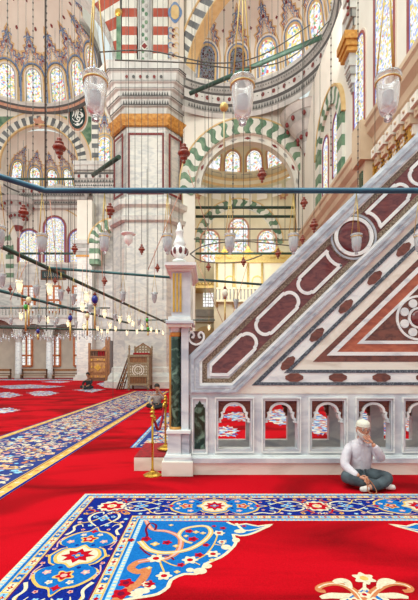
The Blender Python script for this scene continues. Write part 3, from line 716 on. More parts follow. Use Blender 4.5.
# ---- wall and striped pilasters above the pier
SP2 = wallY(28.3)
def X28(px): return (px - CX) * 28.3 / F
mb = MB(); mb.box(X28(120), X28(184.5), 28.3, 30, 22.2, 29.5, 'white_stone'); struct('wall_above_pier', mb, 'wall above the marble pier')
def striped(x0, x1, m1, m2, lab, first=0):
    mb = MB(); z = 22.25; i = first
    while z < 29:
        hgt = .62 if i % 2 == 0 else .66
        mb.box(x0, x1, 28.12, 28.35, z, min(z + hgt, 29.4), m1 if i % 2 == 0 else m2); z += hgt; i += 1
    struct(num('trim'), mb, lab)
striped(X28(122.5), X28(137), 'red_stone', 'white_stone', 'red and white striped pilaster left of the arabesque strip')
striped(X28(153.5), X28(168), 'red_stone', 'white_stone', 'red and white striped pilaster right of the arabesque strip')
mb = MB(); mb.box(X28(138.5), X28(152), 28.1, 28.35, 22.25, 29.4, 'grey_light'); x = X28(145)
for i in range(24):
    z = 22.5 + i * .29; s = 1 if i % 2 else -1
    mb.prism(circ(x + s * .12, z, .11, 8, 1.3), wallY(28.1), 0, .03, 'green_stone' if i % 3 else 'grey_paint')
for s in (-1, 1): mb.prism([(x + s * .40, 22.3), (x + s * .36, 22.3), (x + s * .36, 29.3), (x + s * .40, 29.3)], wallY(28.1), 0, .02, 'line_dark')
mb.prism(petal(x, 24.0, .3, 4, .3, 24), wallY(28.1), 0, .04, 'white_stone'); mb.prism(petal(x, 24.0, .2, 4, .3, 24), wallY(28.1), 0, .06, 'maroon')
struct(num('trim'), mb, 'painted arabesque strip above the pier')
mb = MB(); mb.box(X28(117), X28(121.5), 28.1, 28.6, 22.2, 26.2, 'green_stone'); mb.ball((X28(119.3), 28.2, 26.4), .3, 'gold', 10, 6)
struct(num('trim'), mb, 'slim green corner strip above the pier')
mb = MB(); x0, x1 = X28(169), X28(184.4)
mb.box(x0, x1, 28.15, 28.35, 22.25, 29.4, 'stone_pink')
c = q(175, 12, 28.1); Sq = wallY(28.15)
mb.prism(petal(c[0], c[1], .5, 4, .15, 30), lambda u, v, h: Sq(u, c[1] + (v - c[1]) * 1.5, h), 0, .03, 'blue_paint'); mb.prism(circ(c[0], c[1], .32, 16, 1.6), Sq, 0, .06, 'ochre')
for yy in (30, 36, 45, 55):
    c = q(173.5, yy, 28.1)
    for s in (-1, 1):
        sp = [(c[0] + s * .2 + .16 * math.cos(tt), c[1] + .2 * math.sin(tt)) for tt in [i * .5 for i in range(11)]]; A, B = off(sp, .06); mb.strip(A, B, Sq, .04, 'ochre' if s > 0 else 'blue_paint')
    mb.prism(circ(c[0], c[1], .12, 8), Sq, 0, .04, 'maroon')
struct(num('trim'), mb, 'painted scroll panel beside the striped arch')
# big red and white arch springing to the left
mb = MB(); SW = wallY(28.3); cxa = X28(3); R0 = 8.05
voussoirs(mb, SW, cxa, 22.3, R0, R0 + 2.0, 0, PI * .5, 17, 'red_stone', 'white_stone', -1.3, 0)
ringband(mb, SW, cxa, 22.3, R0 - .22, R0 - .0, 0, PI * .5, 20, -1.3, .05, 'grey_paint')
struct(num('trim'), mb, 'red and white striped arch springing left from the pier')
# ---------------------------------------------------------------- left: big semidome, far
ML = Vector((-19, 37.5, 31.6)); RL = 8.6; SL = sphereS(ML, RL)
mb = MB(); rows = [[SL((-.35 + (PI + .9) * j / 56) * RL, (PI / 2 * .999) * i / 18 * RL, 0) for j in range(57)] for i in range(19)]
mb.grid(rows, 'stone_dome'); struct('ceiling_semidome', mb, 'big painted half dome at the upper left')
labs = ['stained window at far right of the big left half dome beside the red striped arch', 'slanting stained window left of the hanging glass lamp in the big half dome', 'third stained window of the big left half dome', 'second stained window of the big left half dome', 'stained window at the left edge of the big half dome', 'stained window of the big half dome outside the left edge', 'stained window of the big half dome at the red striped arch edge']
AZ = (18, 38, 58, 77.5, 97, 116.5, 136)
for az, lab in zip(AZ, labs):
    window(SL, math.radians(az) * RL, .35, 1.42, 3.3, 'glass_bright', [(.10, 'grey_paint', .05), (.14, 'stone_cream', .06), (.16, 'ochre', .05), (.09, 'line_dark', .04), (.14, 'blue_paint', .05), (.14, 'ochre', .04)], lab, 1.12)
mb = MB()
for az in AZ:
    finial(mb, SL, math.radians(az) * RL, 4.2, 2.6, 3.1, 1.25)
for az in [a + 10 for a in AZ[:-1]]:
    finial(mb, SL, math.radians(az) * RL, 3.6, 1.5, 1.6, 1.2)
    for vv in (7.2, 9.6): mb.flat(petal(math.radians(az) * RL, vv, .22, 6, .3, 18), SL, .05, 'maroon')
struct(num('trim'), mb, 'painted flame ornaments of the big left half dome')
mb = MB()
ring(mb, ML, RL, -.35, PI + .5, [(30.6, 30.8, -.2, .1, 'line_dark'), (30.8, 31.1, .1, .15, 'pink_paint'), (31.1, 31.25, .15, .3, 'line_dark'), (31.25, 31.55, .3, .4, 'grey_light'), (31.55, 31.65, .4, 0, 'grey_light')], 60)
struct(num('trim'), mb, 'thin curved cornice under the big left half dome')
# wall under the semidome with black/white arch, Y = 46.3
YL = 46.3; S5 = wallY(YL); ca = q(39, 163, YL); ro5 = 5.65
mb = MB(); wall_arch(mb, S5, -31, -8.0, 22.6, 31.8, ca[0], 24.9, ro5 - 1.1, .8, 'stone_dome'); struct('wall_left_upper', mb, 'upper left wall with a black and white arch')
mb = MB()
voussoirs(mb, S5, ca[0], 24.9, ro5 - 1.08, ro5 - .1, -.15, PI + .15, 41, 'dark_stone', 'white_stone', -.1, .12)
ringband(mb, S5, ca[0], 24.9, ro5 - 1.2, ro5 - 1.05, -.1, PI + .1, 40, -.1, .16, 'ochre'); ringband(mb, S5, ca[0], 24.9, ro5 - .1, ro5 + .35, -.1, PI + .1, 40, 0, .08, 'stone_pink'); ringband(mb, S5, ca[0], 24.9, ro5 + .35, ro5 + .5, -.1, PI + .1, 40, 0, .1, 'ochre')
c = q(39, 123, YL); mb.prism(petal(c[0], c[1], .7, 5, .4), S5, .1, .16, 'pink_paint')
struct(num('trim'), mb, 'black and white striped arch at upper left')
mb = MB()      # green spandrels
for s in (-1, 1):
    pts = [(ca[0] + s * x, z) for x, z in ((2.8, 30.4), (4.6, 27.9), (5.7, 27.0), (6.6, 28.6), (7.0, 30.4))]
    mb.prism(pts, S5, 0, .05, 'green_stone')
struct(num('trim'), mb, 'green marble spandrels at upper left')
t = thing('calligraphy_roundel', P(78, 117.5, YL), 'dark oval calligraphy roundel with a pink border beside the black and white arch', 'roundel')
c = q(78, 117.5, YL)
mb = MB(); mb.prism(circ(c[0], c[1], 1.2, 36, 1.5), S5, .02, .14, 'stone_cream'); mb.prism(circ(c[0], c[1], 1.08, 36, 1.52), S5, .14, .2, 'pink_paint'); mb.build('border', t)
mb = MB(); mb.prism(circ(c[0], c[1], .92, 36, 1.55), S5, .2, .25, 'oval_green'); mb.build('field', t)
mb = MB()
strokes = [[(-.55, -.1), (-.35, .35), (-.5, .75)], [(-.28, -.25), (-.1, .4), (-.2, .95)], [(.0, -.15), (.1, .5), (.02, .95)], [(-.6, -.15), (-.3, -.55), (.1, -.6), (.3, -.3), (.1, -.1), (-.05, -.3), (.15, -.5)], [(.25, .5), (.5, .3), (.6, 0), (.35, -.2)], [(.2, .15), (.45, .15), (.5, -.1)], [(-.4, -.8), (0, -1.0), (.45, -.75), (.6, -.4)], [(-.1, -.85), (.15, -.8)], [(.35, .75), (.5, .65)]]
for st in strokes:
    st = smooth([(c[0] + a * 1.05, c[1] + b * 1.05) for a, b in st], 5); A, B = off(st, .13, lambda t_: .4 + math.sin(PI * t_)); mb.strip(A, B, S5, .28, 'white_paint')
mb.build('script_strokes', t)
# exedra behind the arch
M6 = Vector((ca[0], 47.0, 23.9)); R6 = 5.3; S6 = sphereS(M6, R6)
mb = MB(); rows = [[S6((-.1 + (PI + .2) * j / 34) * R6, (PI / 2 * .99) * i / 12 * R6, 0) for j in range(35)] for i in range(13)]
mb.grid(rows, 'stone_dome'); struct('ceiling_alcove', mb, 'small half dome under the black and white arch')
for az, lab in ((148, 'small stained window outside left under the black and white arch'), (122, 'left stained window under the black and white arch'), (97, 'second stained window under the black and white arch'), (72, 'third stained window under the black and white arch'), (44, 'partly hidden stained window under the black and white arch')):
    window(S6, math.radians(az) * R6, .55, 1.12, 2.45, 'glass_bright', [(.08, 'line_dark', .05), (.14, 'ochre', .05), (.12, 'blue_paint', .04), (.14, 'ochre', .04)], lab, 1.12)
mb = MB()
for az in (148, 122, 97, 72, 44): finial(mb, S6, math.radians(az) * R6, 3.3, 1.7, 1.9, 1.35)
struct(num('trim'), mb, 'painted ornaments under the black and white arch')
mb = MB(); ring(mb, M6, R6, -.1, PI + .1, [(22.4, 23.2, 0, .25, 'grey_light'), (23.2, 23.35, .25, .35, 'line_dark'), (23.35, 23.8, .35, .5, 'grey_light'), (23.8, 23.95, .5, 0, 'grey_paint')], 36)
struct(num('trim'), mb, 'curved grey cornice under the black and white arch')
# nearer wall strip between arch and pier, Y=41, with a window and dotted cornice
YN = 41.0; SN = wallY(YN); a = q(91.5, 200, YN); b = q(120, 80, YN)
mb = MB(); mb.box(a[0], b[0], YN, YN + .8, a[1] + 1.0, 32.0, 'stone_dome'); struct('wall_left_strip', mb, 'narrow cream wall strip left of the pier')
c = q(104.5, 163.5, YN); window(SN, c[0], c[1], 1.25, 2.7, 'glass_bright', [(.16, 'ochre', .05), (.14, 'grey_paint', .04), (.16, 'ochre', .05)], 'stained window in the wall strip just left of the marble pier')
mb = MB(); finial(mb, SN, c[0], c[1] + 3.0, 2.0, 2.3)
for i in range(9):
    z = 22.9 + i * .95; mb.prism([(a[0] + .05, z), (a[0] + .75, z), (a[0] + .75, z + .48), (a[0] + .05, z + .48)], SN, 0, .08, 'dark_stone'); mb.prism([(a[0] + .05, z + .48), (a[0] + .75, z + .48), (a[0] + .75, z + .95), (a[0] + .05, z + .95)], SN, 0, .08, 'white_stone')
struct(num('trim'), mb, 'painted ornament and dark striped edge of the narrow wall strip')
mb = MB(); za = q(0, 187.5, YN)[1]; zb = q(0, 163.5, YN)[1]; dz = (zb - za) / 6
xs0, xs1 = q(75, 0, YN)[0], q(124, 0, YN)[0]
for i, (e, m) in enumerate(((.1, 'grey_light'), (.2, 'grey_paint'), (.3, 'grey_light'), (.4, 'line_dark'), (.42, 'grey_light'), (.6, 'grey_light'))):
    mb.box(xs0, xs1, YN - e, YN, za + dz * i, za + dz * (i + 1) - (.0 if m != 'line_dark' else dz * .6), m)
for i in range(7): mb.flat(circ(xs0 + .5 + i * .72, za + dz * 2.5, .15, 8, 1.3), SN, .32, 'maroon' if i % 2 == 0 else 'line_dark')
zigrow(mb, SN, xs0, xs1, za + dz * 1.1, .3, .3, 'line_dark', .22); zigrow(mb, SN, xs0, xs1, za + dz * .2, .25, .22, 'line_dark', .12)
struct(num('trim'), mb, 'dotted grey cornice left of the marble pier')

# ---------------------------------------------------------------- far left wall, Y = 52
YF = 52.0; SF_ = wallY(YF)
mb = MB(); z1 = q(0, 186, YF)[1]; x0 = q(-120, 0, YF)[0]; x1 = q(140, 0, YF)[0]
mb.prism([(x0, q(0, 264, YF)[1]), (x1, q(0, 264, YF)[1]), (x1, z1 + 3), (x0, z1 + 3)], SF_, -.4, 0, 'stone_dome'); mb.prism([(x0, q(0, 320, YF)[1]), (x1, q(0, 320, YF)[1]), (x1, q(0, 264, YF)[1]), (x0, q(0, 264, YF)[1])], SF_, -.4, 0, 'marble_wall'); mb.prism([(x0, 0), (x1, 0), (x1, q(0, 320, YF)[1]), (x0, q(0, 320, YF)[1])], SF_, -.4, 0, 'stone_lower')
struct('wall_left', mb, 'far left wall, plaster above and grey marble below')
mb = MB(); YQ = 50.0   # cornice + soffit
za = q(0, 204, YQ)[1]; zb = q(0, 187, YQ)[1]; dz = (zb - za) / 6; SQ = wallY(YQ); xa, xb = x0, q(92, 0, YQ)[0]
for i, (e, m) in enumerate(((-1.2, 'grey_light'), (-.8, 'grey_paint'), (-.3, 'grey_light'), (-.1, 'grey_paint'), (.0, 'grey_light'), (.25, 'grey_light'))):
    mb.box(xa, xb, YQ - e, YF + .1, za + dz * i, za + dz * (i + 1) + .001, m)
zigrow(mb, SQ, xa, xb, za + dz * 3.1, dz * .8, .33, 'line_dark', -.07); zigrow(mb, SQ, xa, xb, za + dz * 1.1, dz * .8, .33, 'line_dark', -.77)
dots(mb, SQ, xa, xb, za + dz * 4.5, 1.0, .16, 'maroon', .03)
struct(num('trim'), mb, 'long grey dotted cornice on the far left wall')
mb = MB(); c = q(50, 254, YF)
for cx_, r_ in ((50, 44 * YF / F), (-38, 44 * YF / F), (122, 26 * YF / F)):
    cc_ = q(cx_, 207, YF); ringband(mb, SF_, cc_[0], cc_[1] - r_, r_ - .07, r_ + .07, .25 if cx_ != 122 else 1.5, PI - .25, 40, 0, .08, 'ochre')
cc_ = q(-17, 250, YF)
voussoirs(mb, SF_, cc_[0], cc_[1], 3.0, 4.0, 0, PI * .5, 9, 'green_stone', 'white_stone', 0, .1, .03)
for i in range(7): mb.prism([(cc_[0] + 3.0, cc_[1] - 4.2 + i * .6), (cc_[0] + 4.0, cc_[1] - 4.2 + i * .6), (cc_[0] + 4.0, cc_[1] - 3.6 + i * .6), (cc_[0] + 3.0, cc_[1] - 3.6 + i * .6)], SF_, 0, .1, 'green_stone' if i % 2 else 'white_stone')
struct(num('trim'), mb, 'ochre arch lines and green striped arch on the far left wall')
corbel((P(16, 236, 50.5).x, 51.2, P(16, 236, 50.5).z), 1.45, 'red and grey honeycomb corbel at the far left')
for (a_, b_, t_, u_, lab) in ((20, 38.5, 231, 262, 'left maroon-bordered stained window in the far left wall'), (45.5, 64, 218, 262, 'tall middle maroon-bordered stained window in the far left wall'), (70, 88, 231, 262, 'right maroon-bordered stained window, half behind the column')):
    a = q(a_, u_, YF); b = q(b_, t_, YF)
    window(SF_, (a[0] + b[0]) / 2, a[1], b[0] - a[0], b[1] - a[1], 'glass_tall', [(.08, 'glass_trim', .06), (.26, 'rose_frame', .12)], lab)
def framed(a_, b_, t_, u_, lab, split=.5, glass='glass_clear', vert=1):
    a = q(a_, u_, YF); b = q(b_, t_, YF)
    root = bpy.data.objects.new(num('window'), None); COL.objects.link(root); root.location = (a[0], YF, a[1]); tag(root, lab, 'window', None, 'structure')
    mb = MB(); mb.box(a[0], b[0], YF - .06, YF, a[1], b[1], glass); mb.build('window_pane', root)
    mb = MB(); w = .22
    for x in (a[0], b[0]): mb.box(x - w / 2, x + w / 2, YF - .25, YF, a[1], b[1], 'wood_orange')
    for z in (a[1], a[1] + (b[1] - a[1]) * split, b[1]): mb.box(a[0], b[0], YF - .25, YF, z - w / 2, z + w / 2, 'wood_orange')
    for k in range(vert): x = a[0] + (b[0] - a[0]) * (k + 1) / (vert + 1); mb.box(x - w / 2, x + w / 2, YF - .22, YF, a[1], b[1], 'wood_orange')
    mb.build('wooden_frame', root)
    mb = MB()
    for k in range(1, 8):
        z = a[1] + (b[1] - a[1]) * k / 8; mb.box(a[0], b[0], YF - .12, YF - .06, z - .025, z + .025, 'grey_light')
    for k in range(1, 6):
        x = a[0] + (b[0] - a[0]) * k / 6; mb.box(x - .02, x + .02, YF - .12, YF - .06, a[1], b[1], 'grey_light')
    mb.build('glazing_bars', root)
for a_, b_, n_ in ((23, 35, 'left'), (48, 60.5, 'middle'), (73.5, 84, 'right')): framed(a_, b_, 286.5, 312, n_ + ' upper wooden-framed window above the gallery railing', .45)
for a_, b_, n_ in ((21.5, 32.5, 'left'), (50, 60.5, 'middle'), (74.5, 83, 'right')): framed(a_, b_, 336, 366, n_ + ' ground-floor orange-framed window behind the benches', .35, 'glass_clear', 1)
t = thing('dark_plaque', P(53.5, 275, YF), 'dark green oblong inscription plaque in a brown frame on the far left wall', 'plaque')
a = q(41, 280, YF); b = q(66.5, 270, YF); mb = MB(); mb.box(a[0], b[0], YF - .12, YF, a[1], b[1], 'wood_dark'); mb.build('frame', t)
mb = MB(); mb.box(a[0] + .2, b[0] - .2, YF - .16, YF - .1, a[1] + .2, b[1] - .2, 'dark_green_board'); mb.build('board', t)
mb = MB()
for i in range(9):
    x = a[0] + .5 + i * .3; st = smooth([(x, a[1] + .9), (x + .05, a[1] + .45), (x + .22, a[1] + .5), (x + .2, a[1] + .75)], 4); A, B = off(st, .05); mb.strip(A, B, wallY(YF - .16), .02, 'grey_paint')
mb.build('script_strokes', t)
# gallery slab and arcade, Y = 49
YG = 49.5; SG = wallY(YG); xa = q(-100, 0, YG)[0]; xb = q(113, 0, YG)[0]
zt = q(0, 318, YG)[1]; z0 = q(0, 326, YG)[1]
mb = MB()
zs = q(0, 335, YG)[1]; arcs = [(q(px, 0, YG)[0]) for px in (-40, 4, 32, 63, 95)]
edges = [q(p, 0, YG)[0] for p in (-62, -22, 17.5, 48.5, 79, 112)]
for i in range(5):
    e0, e1 = edges[i], edges[i + 1]; cx_ = (e0 + e1) / 2; r_ = (e1 - e0) / 2 - .45
    pts = [(e0, zs), (cx_ - r_, zs)] + [(cx_ + r_ * math.cos(a), zs + r_ * .95 * math.sin(a)) for a in [PI - PI * k / 14 for k in range(15)]] + [(e1, zs), (e1, zt), (e0, zt)]
    mb.prism(pts, SG, -.5, 0, 'marble_wall')
mb.box(xa, xb, YG - .25, YF, zt, zt + .35, 'grey_light'); mb.box(xa, xb, YG - .1, YG + .05, z0 - .1, z0 + .1, 'line_dark')
struct(num('trim'), mb, 'arcaded front of the left gallery')
t = thing('gallery_railing', (xa, YG, zt + .35), 'pale openwork railing along the left gallery above the arcade', 'railing')
zr1 = q(0, 305.5, YG)[1]; mb = MB(); mb.box(xa, xb, YG - .2, YG, zr1 - .15, zr1, 'grey_light'); mb.build('handrail', t)
mb = MB()
n = 64
for i in range(n):
    x = xa + (xb - xa) * (i + .5) / n; mb.box(x - .12, x + .12, YG - .15, YG - .05, zt + .35, zr1 - .15, 'grey_light')
mb.build('balusters', t)
proto = thing('marble_column', (0, 0, 0), 'x', 'column', 'slender arcade columns under the left gallery')
hcol = zs
mb = MB(); mb.lathe([(.5, 0), (.5, .25), (.42, .3), (.42, .5), (.34, .6)], (0, 0, 0), 'grey_light', 16); mb.build('column_base', proto)
mb = MB(); mb.lathe([(.42, .6), (.38, hcol - .9)], (0, 0, 0), 'marble_white', 16); mb.build('shaft', proto)
mb = MB(); mb.lathe([(.30, hcol - .9), (.36, hcol - .88), (.34, hcol - .8), (.5, hcol - .4), (.62, hcol - .25)], (0, 0, 0), 'grey_light', 12, smooth=False); mb.box(-.6, .6, -.6, .6, hcol - .25, hcol, 'grey_light'); mb.build('capital', proto)
def copy_tree(o, parent=None):
    c = o.copy(); COL.objects.link(c)
    if parent is not None: c.parent = parent
    for ch in list(o.children): copy_tree(ch, c)
    return c
cl = ['marble arcade column nearest the left edge, left of the left window', 'marble arcade column between the left and middle ground-floor windows', 'marble arcade column beside the wooden kiosk']
for k, px in enumerate((17.5, 48.5, 79)):
    o = proto if k == 0 else copy_tree(proto)
    o.location = (q(px, 0, YG)[0], YG + .3, 0); o['label'] = cl[k]
# broad marble pilaster column with capital
t = thing('marble_pilaster', P(83, 376, 41), 'tall square marble pilaster with carved capital between the far windows and the big pier', 'pilaster')
YI = 43.0; a = q(77, 0, YI)[0]; b = q(92, 0, YI)[0]
zcap = q(0, 255, YI)[1]; zc1 = q(0, 241, YI)[1]
mb = MB(); mb.box(a, b, YI, YI + 1.4, .6, zcap, 'marble_pier'); mb.build('shaft', t)
mb = MB(); mb.box(a - .3, b + .3, YI - .3, YI + 1.6, 0, .35, 'grey_light'); mb.box(a - .15, b + .15, YI - .15, YI + 1.5, .35, .6, 'grey_light'); mb.build('pilaster_base', t)
mb = MB(); mb.box(a - .1, b + .1, YI - .1, YI + 1.5, zcap - .2, zcap, 'gold_capital')
for i in range(4): mb.box(a - .1 - i * .12, b + .1 + i * .12, YI - .1 - i * .1, YI + 1.5, zcap + i * (zc1 - zcap) / 4, zcap + (i + 1) * (zc1 - zcap) / 4, 'grey_light' if i % 2 else 'grey_paint')
mb.build('carved_capital', t)
mb = MB(); mb.box(a, b, YI, YI + 1.4, zc1, q(0, 200, YI)[1], 'stone_cream'); mb.build('upper_shaft', t)
mb = MB(); cc_ = q(113, 243, 42.0); S42 = wallY(42.0)
voussoirs(mb, S42, cc_[0], cc_[1], 1.5, 2.55, PI * .35, PI, 11, 'green_stone', 'white_stone', -1, .0, .04)
ringband(mb, S42, cc_[0], cc_[1], 2.55, 2.68, PI * .35, PI, 14, -.5, .06, 'ochre')
for i in range(4): mb.box(cc_[0] - 2.5, cc_[0] - 1.5, 42, 43, cc_[1] - .55 * (i + 1), cc_[1] - .55 * i, 'green_stone' if i % 2 else 'white_stone')
struct(num('trim'), mb, 'green and white striped arch between pilaster and pier')
mb = MB(); a = q(92, 0, 44)[0]; b = q(116, 0, 44)[0]; mb.box(a, b, 44.6, 45.2, 0, 24, 'marble_wall'); struct('wall_left_return', mb, 'grey marble wall behind the striped arch')
# ---------------------------------------------------------------- tie rods
def rod(name, p0, p1, r, m, label, group=None, n=8):
    mid = (Vector(p0) + Vector(p1)) / 2; mb = MB(); mb.tube([p0, p1], r, m, n); o = mb.build(name); tag(o, label, 'tie rod', group); return o
rod('tie_rod', P(190, 93.5, 24), P(322, 37, 19.9), .12, 'iron_dark', 'thick dark green beam slanting in front of the right half dome')
rod('tie_rod', P(93, 175, 30), P(119, 157, 26.2), .15, 'iron_dark', 'short dark green beam slanting left of the marble pier')
rod('tie_rod', P(-30, 179, 40), P(74, 179, 40), .12, 'iron_dark', 'thin dark rod under the small windows at upper left')
rod('tie_rod', P(187, 207.5, 30.4), P(305, 207.5, 30.4), .11, 'iron_dark', 'uppermost of the dark rods crossing the bay behind the arch')
rod('tie_rod', P(187, 216.5, 30.8), P(305, 216.5, 30.8), .11, 'iron_dark', 'second dark rod down crossing the bay behind the arch')
rod('tie_rod', P(190, 253.5, 34), P(292, 253.5, 34), .10, 'iron_dark', 'lowest dark rod, level with the gilded cresting')
rod('tie_rod', P(8, 253.5, 46), P(110, 253.5, 46), .13, 'iron_dark', 'dark rod across the maroon-bordered windows at far left')
rod('tie_rod', P(195, 229, 28), P(301, 229, 28), .05, 'wire', 'fine dark rod across the bay above the windows')
for (pts, lab) in (([(190, 254), (207, 245), (245, 241.5), (300, 247)], 'thin wire lamp hoop rising in front of the far bay'), ([(190, 254), (205, 262), (240, 262), (262, 255)], 'thin wire lamp hoop dipping in front of the far bay'), ([(194, 239), (230, 240), (303, 240)], 'thin wire lamp hoop level in front of the far bay'), ([(115, 60), (140, 61), (190, 63), (240, 68), (290, 58), (330, 20)], 'thin iron hoop passing in front of the striped pilasters'), ([(100, 52), (150, 51), (215, 63), (262, 55), (310, 25)], 'upper thin iron hoop in front of the striped pilasters')):
    mb = MB(); Yh = 14.0; pp = smooth([tuple(P(x, y, Yh + .012 * (x - 190))) for x, y in pts], 6); mb.tube(pp, .022, 'wire', 5); tag(mb.build('lamp_hoop'), lab, 'hoop')
# ================================================================ MINBAR (stair pulpit) , front face Y = 5.8
YM = 5.8; SM = wallY(YM)
def qm(l): return [q(a, b, YM) for a, b in l]
ORX, ORY = 223.3, 322.0; UL = math.hypot(1, .975); ux, uy = 1 / UL, -.975 / UL; nx_, ny_ = .975 / UL, 1 / UL
def tw(t, w): return (ORX + ux * t + nx_ * w, ORY + uy * t + ny_ * w)
def qtw(l): return [q(*tw(t, w), YM) for t, w in l]
def xw_at_y(w, y): t = (ORY + ny_ * w - y) / (-uy) ; return tw(t, w)
def xw_at_x(w, x): t = (x - ORX - nx_ * w) / ux; return tw(t, w)
XE = 500.0    # right end of the flank in photo pixels
mn = thing('minbar', (2.0, 6.2, 0), 'marble stair pulpit with coloured inlay and an arcaded base, rising to the right', 'pulpit')
# lower arcade openings
OP = [(218.3 + 46.65 * k, 218.3 + 46.65 * k + 32.2) for k in range(6)]
def cutface(S_, h0, h1, yt, m, name):
    mb = MB(); zt_, zb_ = q(0, 395, YM)[1], q(0, 460, YM)[1]; z1_, z0_ = q(0, 401, YM)[1], q(0, 449, YM)[1]
    xs = [q(190, 0, YM)[0]]
    for a, b in OP: xs += [q(a, 0, YM)[0], q(b, 0, YM)[0]]
    xs.append(q(XE, 0, YM)[0])
    mb.prism([(xs[0], zb_), (xs[-1], zb_), (xs[-1], z0_), (xs[0], z0_)], S_, h0, h1, m)
    mb.prism([(xs[0], z1_), (xs[-1], z1_), (xs[-1], zt_), (xs[0], zt_)], S_, h0, h1, m)
    for i in range(0, len(xs), 2): mb.prism([(xs[i], z0_), (xs[i + 1], z0_), (xs[i + 1], z1_), (xs[i], z1_)], S_, h0, h1, m)
    return mb
cutface(SM, -.16, 0, 0, 'marble_minbar', 'a').build('arcade_wall', mn)
cutface(SM, -.82, -.70, 0, 'marble_minbar', 'a').build('rear_arcade_wall', mn)
# arch heads in each opening (front)
for k, (a, b) in enumerate(OP):
    mb = MB(); c = (a + b) / 2; hw = (b - a) / 2
    def head(r_in):
        pts = [(-hw, 422), (-hw + 2.2, 422), (-hw + 1.4, 419.5), (-hw + 3.4, 418.5), (-hw + 4.2, 415.5), (-hw + 3.4, 413.2), (-hw + 5.6, 412.0)]
        arc = [(-10.6 * math.cos(t), 412 - 8.4 * math.sin(t)) for t in [PI * i / 12 for i in range(1, 12)]]
        return pts + arc + [(-x, y) for x, y in pts[::-1]]
    inner = [(c + x, y) for x, y in head(0)]
    for hh in (0,):
        mb.prism(qm([(a, 401)] + inner + [(b, 401)]), SM, -.12, -.05, 'porphyry_brown')
        A, B = off(qm(inner), .035); mb.bandq(A, B, SM, -.12, -.02, 'marble_white')
    mb.build('arch_head', mn)
    mb = MB(); mb.prism(qm([(a, 401)] + inner + [(b, 401)]), SM, -.80, -.74, 'porphyry_brown'); mb.build('rear_arch_head', mn)
    mb = MB()   # moulded frame
    for g, w, hh in ((3.4, 1.3, .035), (1.6, 1.6, .018)):
        A = qm([(a - g, 401 - g - .4), (b + g, 401 - g - .4), (b + g, 449 + g), (a - g, 449 + g), (a - g, 401 - g - .4)])
        g2 = g - w; B = qm([(a - g2, 401 - g2 - .4), (b + g2, 401 - g2 - .4), (b + g2, 449 + g2), (a - g2, 449 + g2), (a - g2, 401 - g2 - .4)])
        mb.bandq(A, B, SM, -.01, hh, 'marble_white' if w < 1.5 else 'marble_minbar')
    mb.build('opening_frame', mn)
mb = MB(); mb.box(q(196, 0, YM)[0], q(XE, 0, YM)[0], YM + .16, YM + .70, .02, .10, 'velvet_red'); mb.build('carpeted_floor', mn)
mb = MB(); mb.box(q(196, 0, YM)[0], q(XE, 0, YM)[0], YM + .14, YM + .24, .05, q(0, 449.5, YM)[1] - .04, 'marble_cream')
mb.build('inner_sill', mn)
# green panel at left
mb = MB()
pan = [(194.3, 449), (194.3, 408), (196, 406), (195.6, 404.6), (197.6, 404), (199.7, 400.5), (201.8, 404), (203.8, 404.6), (203.4, 406), (205, 408), (205, 449)]
mb.prism(qm(pan), SM, -.02, .012, 'green_marble'); mb.build('green_inlay', mn)
mb = MB(); g = [(191.8, 397.3), (207.6, 397.3), (207.6, 454), (191.8, 454), (191.8, 397.3)]; g2 = [(193.2, 398.9), (206.2, 398.9), (206.2, 452.4), (193.2, 452.4), (193.2, 398.9)]
mb.bandq(qm(g), qm(g2), SM, -.01, .03, 'marble_white'); mb.build('inlay_frame', mn)
# plinth
mb = MB()
x0, x1 = q(186, 0, YM)[0], q(XE, 0, YM)[0]
for y0_, y1_, e, m in ((479, 461, .10, 'marble_cream'), (461, 456.5, .13, 'marble_minbar'), (456.5, 454.6, .07, 'marble_white')):
    z0_ = max(0, q(0, y0_, YM)[1]); mb.box(x0, x1, YM - e, YM + .3, z0_, q(0, y1_, YM)[1], m)
mb.build('plinth', mn)
mb = MB(); mb.box(x0, x1, YM + .60, YM + .95, 0, q(0, 459, YM)[1], 'marble_cream'); mb.build('rear_plinth', mn)
# upper triangular flank body (clipped by the stair line), front & rear slabs
def flank_poly():
    tl = xw_at_x(0, 187); return [(187, 395), (187, 357.5), xw_at_x(0, 187 if False else 188), xw_at_x(0, XE - 40), (XE, xw_at_x(0, XE - 40)[1]), (XE, 395)]
for h0, h1, nm in ((-.16, 0, 'flank_wall'), (-.82, -.66, 'rear_flank_wall')):
    mb = MB(); mb.prism(qm(flank_poly()), SM, h0, h1, 'marble_minbar'); mb.build(nm, mn)
mb = MB()
ns = 16
for i in range(ns):
    t0 = 20 + i * 20; p = tw(t0, 26); p2 = tw(t0 + 20, 26)
    a = q(p[0], p[1], YM); b = q(p2[0], p2[1], YM); mb.box(a[0], b[0] + .02, YM + .16, YM + .66, max(1.15, a[1] - .25), max(1.2, a[1]), 'marble_minbar')
mb.build('steps', mn)
def diag(w0, w1, t0, t1, h, m, mb_): mb_.prism(qtw([(t0, w0), (t1, w0), (t1, w1), (t0, w1)]), SM, -.02, h, m)
TE = 300
def at_wx(w, x): return xw_at_x(w, x)
# handrail moulding along the slope (turns at lower left into a frame)
def bent(w0, w1, h, m, mb_, xl, yb, xe=None):
    """band following slope, left edge vertical and bottom horizontal (nested frame). xl/yb = (outer,inner)"""
    pass
